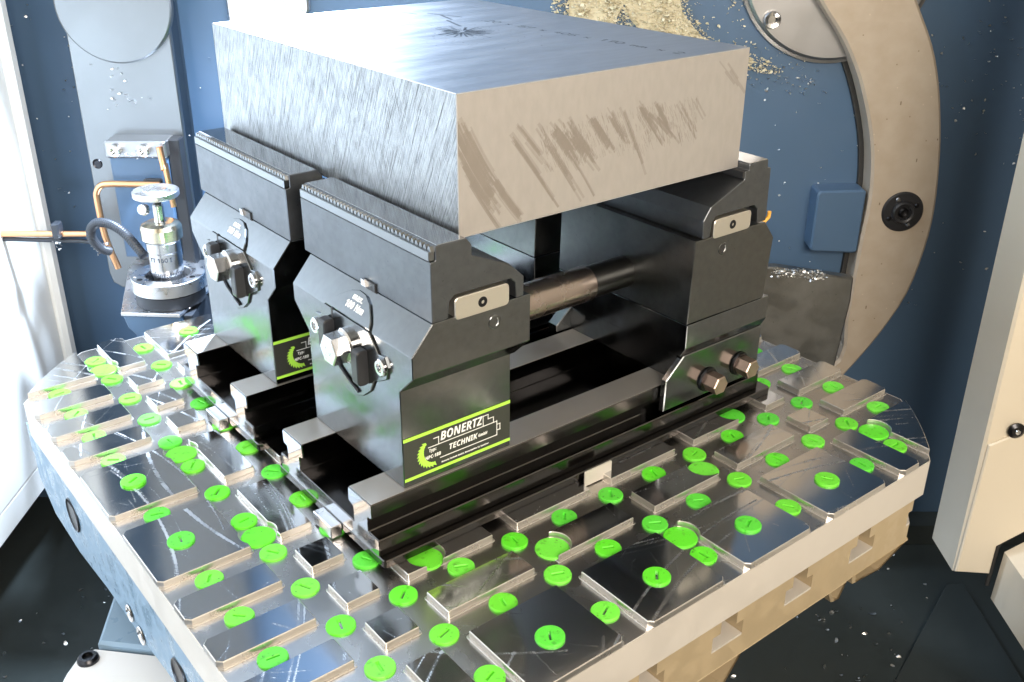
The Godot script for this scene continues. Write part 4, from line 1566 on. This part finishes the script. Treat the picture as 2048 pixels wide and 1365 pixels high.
func build_chips() -> void:
	rng.seed = 31
	# caked drift on the back wall over the block's far edge
	var drift := v2([48, 330, 48, 283, 60, 262, 110, 255, 135, 262, 150, 268, 162, 250, 200, 244, 260, 232, 330, 214, 352, 218, 330, 232, 290, 246, 250, 262, 225, 290, 215, 330])
	var patch := v2([70, 330, 70, 285, 90, 270, 118, 268, 128, 276, 140, 300, 150, 280, 168, 262, 205, 254, 262, 240, 300, 228, 318, 228, 270, 248, 240, 262, 215, 290, 205, 330])
	var b := MB.new()
	b.prism(patch, "z", -1339.9, -1338.2, 0, 0.8)
	var cake := whole("chip_cake", b, M.chip_caked, true)
	tag(cake, "pale yellow caked layer of chips on the blue wall", "chips")
	cake.set_meta("kind", "stuff")
	var spots := []
	while spots.size() < 3400:
		var p := Vector2(rng.randf_range(40, 380), rng.randf_range(205, 330))
		var inside := Geometry2D.is_point_in_polygon(p, drift)
		if not inside and rng.randf() > 0.05:
			continue
		spots.append([Vector3(p.x, p.y, -1337.5 + rng.randf_range(0, 3.5)), rng.randf_range(0.7, 1.6) * (1.0 if rng.randf() < 0.8 else 1.9)])
	for k in 46:
		var c := Vector2(rng.randf_range(60, 345), rng.randf_range(214, 320))
		if not Geometry2D.is_point_in_polygon(c, drift):
			continue
		for q in 14:
			spots.append([Vector3(c.x + rng.randfn(0, 5), c.y + rng.randfn(0, 4), -1337.0 + absf(rng.randfn(0, 3.5))), rng.randf_range(1.4, 3.2)])
	chips("wall_chips", "drift of pale chips stuck on the blue wall behind the block", spots, M.chip_caked)
	spots = []
	for k in 170:
		var p := Vector2(rng.randf_range(300, 760), rng.randf_range(-120, 330))
		if rng.randf() < 0.5:
			p = Vector2(rng.randfn(640, 45), rng.randfn(230, 60))
		spots.append([Vector3(p.x, p.y, -1338.2), rng.randf_range(0.9, 2.2)])
	for k in 60:
		spots.append([Vector3(rng.randfn(340, 60), rng.randfn(205, 9), -1338.0), rng.randf_range(1.0, 2.4)])
	for k in 26:
		spots.append([Vector3(rng.randf_range(-440, -200), rng.randf_range(60, 330), -1338.4), rng.randf_range(0.9, 1.8)])
	for k in 34:
		spots.append([Vector3(rng.randf_range(-700, -600), rng.randf_range(0, 330), -1418.6), rng.randf_range(1.0, 2.2)])
	for k in 40:
		spots.append([Vector3(-498 + rng.randfn(0, 18), rng.randf_range(170, 330), -1283.6), rng.randf_range(1.0, 2.6)])
	chips("scattered_chips", "single bright chips scattered over the back walls", spots, M.chip)
	spots = []
	for k in 190:
		var p := Vector2(rng.randf_range(150, 620), rng.randf_range(700, 1290))
		if rng.randf() < 0.3:
			p = Vector2(rng.randfn(470, 70), rng.randfn(1010, 90))
		spots.append([Vector3(p.x, -508.6, -p.y), rng.randf_range(1.2, 3.4)])
	for k in 110:
		spots.append([Vector3(rng.randf_range(-700, -420), -508.6, -rng.randf_range(650, 1200)), rng.randf_range(1.2, 3.6)])
	chips("floor_chips", "loose metal chips lying on the dark machine floor", spots, M.chip)
	spots = []
	for k in 26:
		var a := rng.randf() * TAU
		spots.append([Vector3(-422 + cos(a) * rng.randf_range(24, 48), 7.6 if rng.randf() < 0.4 else -26.0, -1150 + sin(a) * rng.randf_range(24, 48)), rng.randf_range(0.8, 2.2)])
	for k in 22:
		spots.append([Vector3(-528 + rng.randfn(0, 7), 10 + rng.randfn(0, 5), -1220 + rng.randfn(0, 5)), rng.randf_range(1.0, 2.6)])
	for k in 10:
		spots.append([Vector3(-586 + rng.randfn(0, 5), 18 + rng.randfn(0, 4), -1226), rng.randf_range(1.0, 2.4)])
	for k in 14:
		spots.append([Vector3(-478 + rng.randfn(0, 14), 125 + rng.randfn(0, 3), -1247), rng.randf_range(0.8, 1.8)])
	var heap := []
	for k in 260:
		var x := rng.randf_range(338, 408)
		heap.append([Vector3(x, -22 + rng.randf_range(-3, 9) - (x - 340) * 0.06, -1226 + rng.randfn(0, 3)), rng.randf_range(1.2, 3.0)])
	chips("guard_chips", "heap of bright chips along the top edge of the guard sheet", heap, M.chip)
	chips("probe_chips", "bright chips lying on the probe flange, hose and mounting block", spots, M.chip)
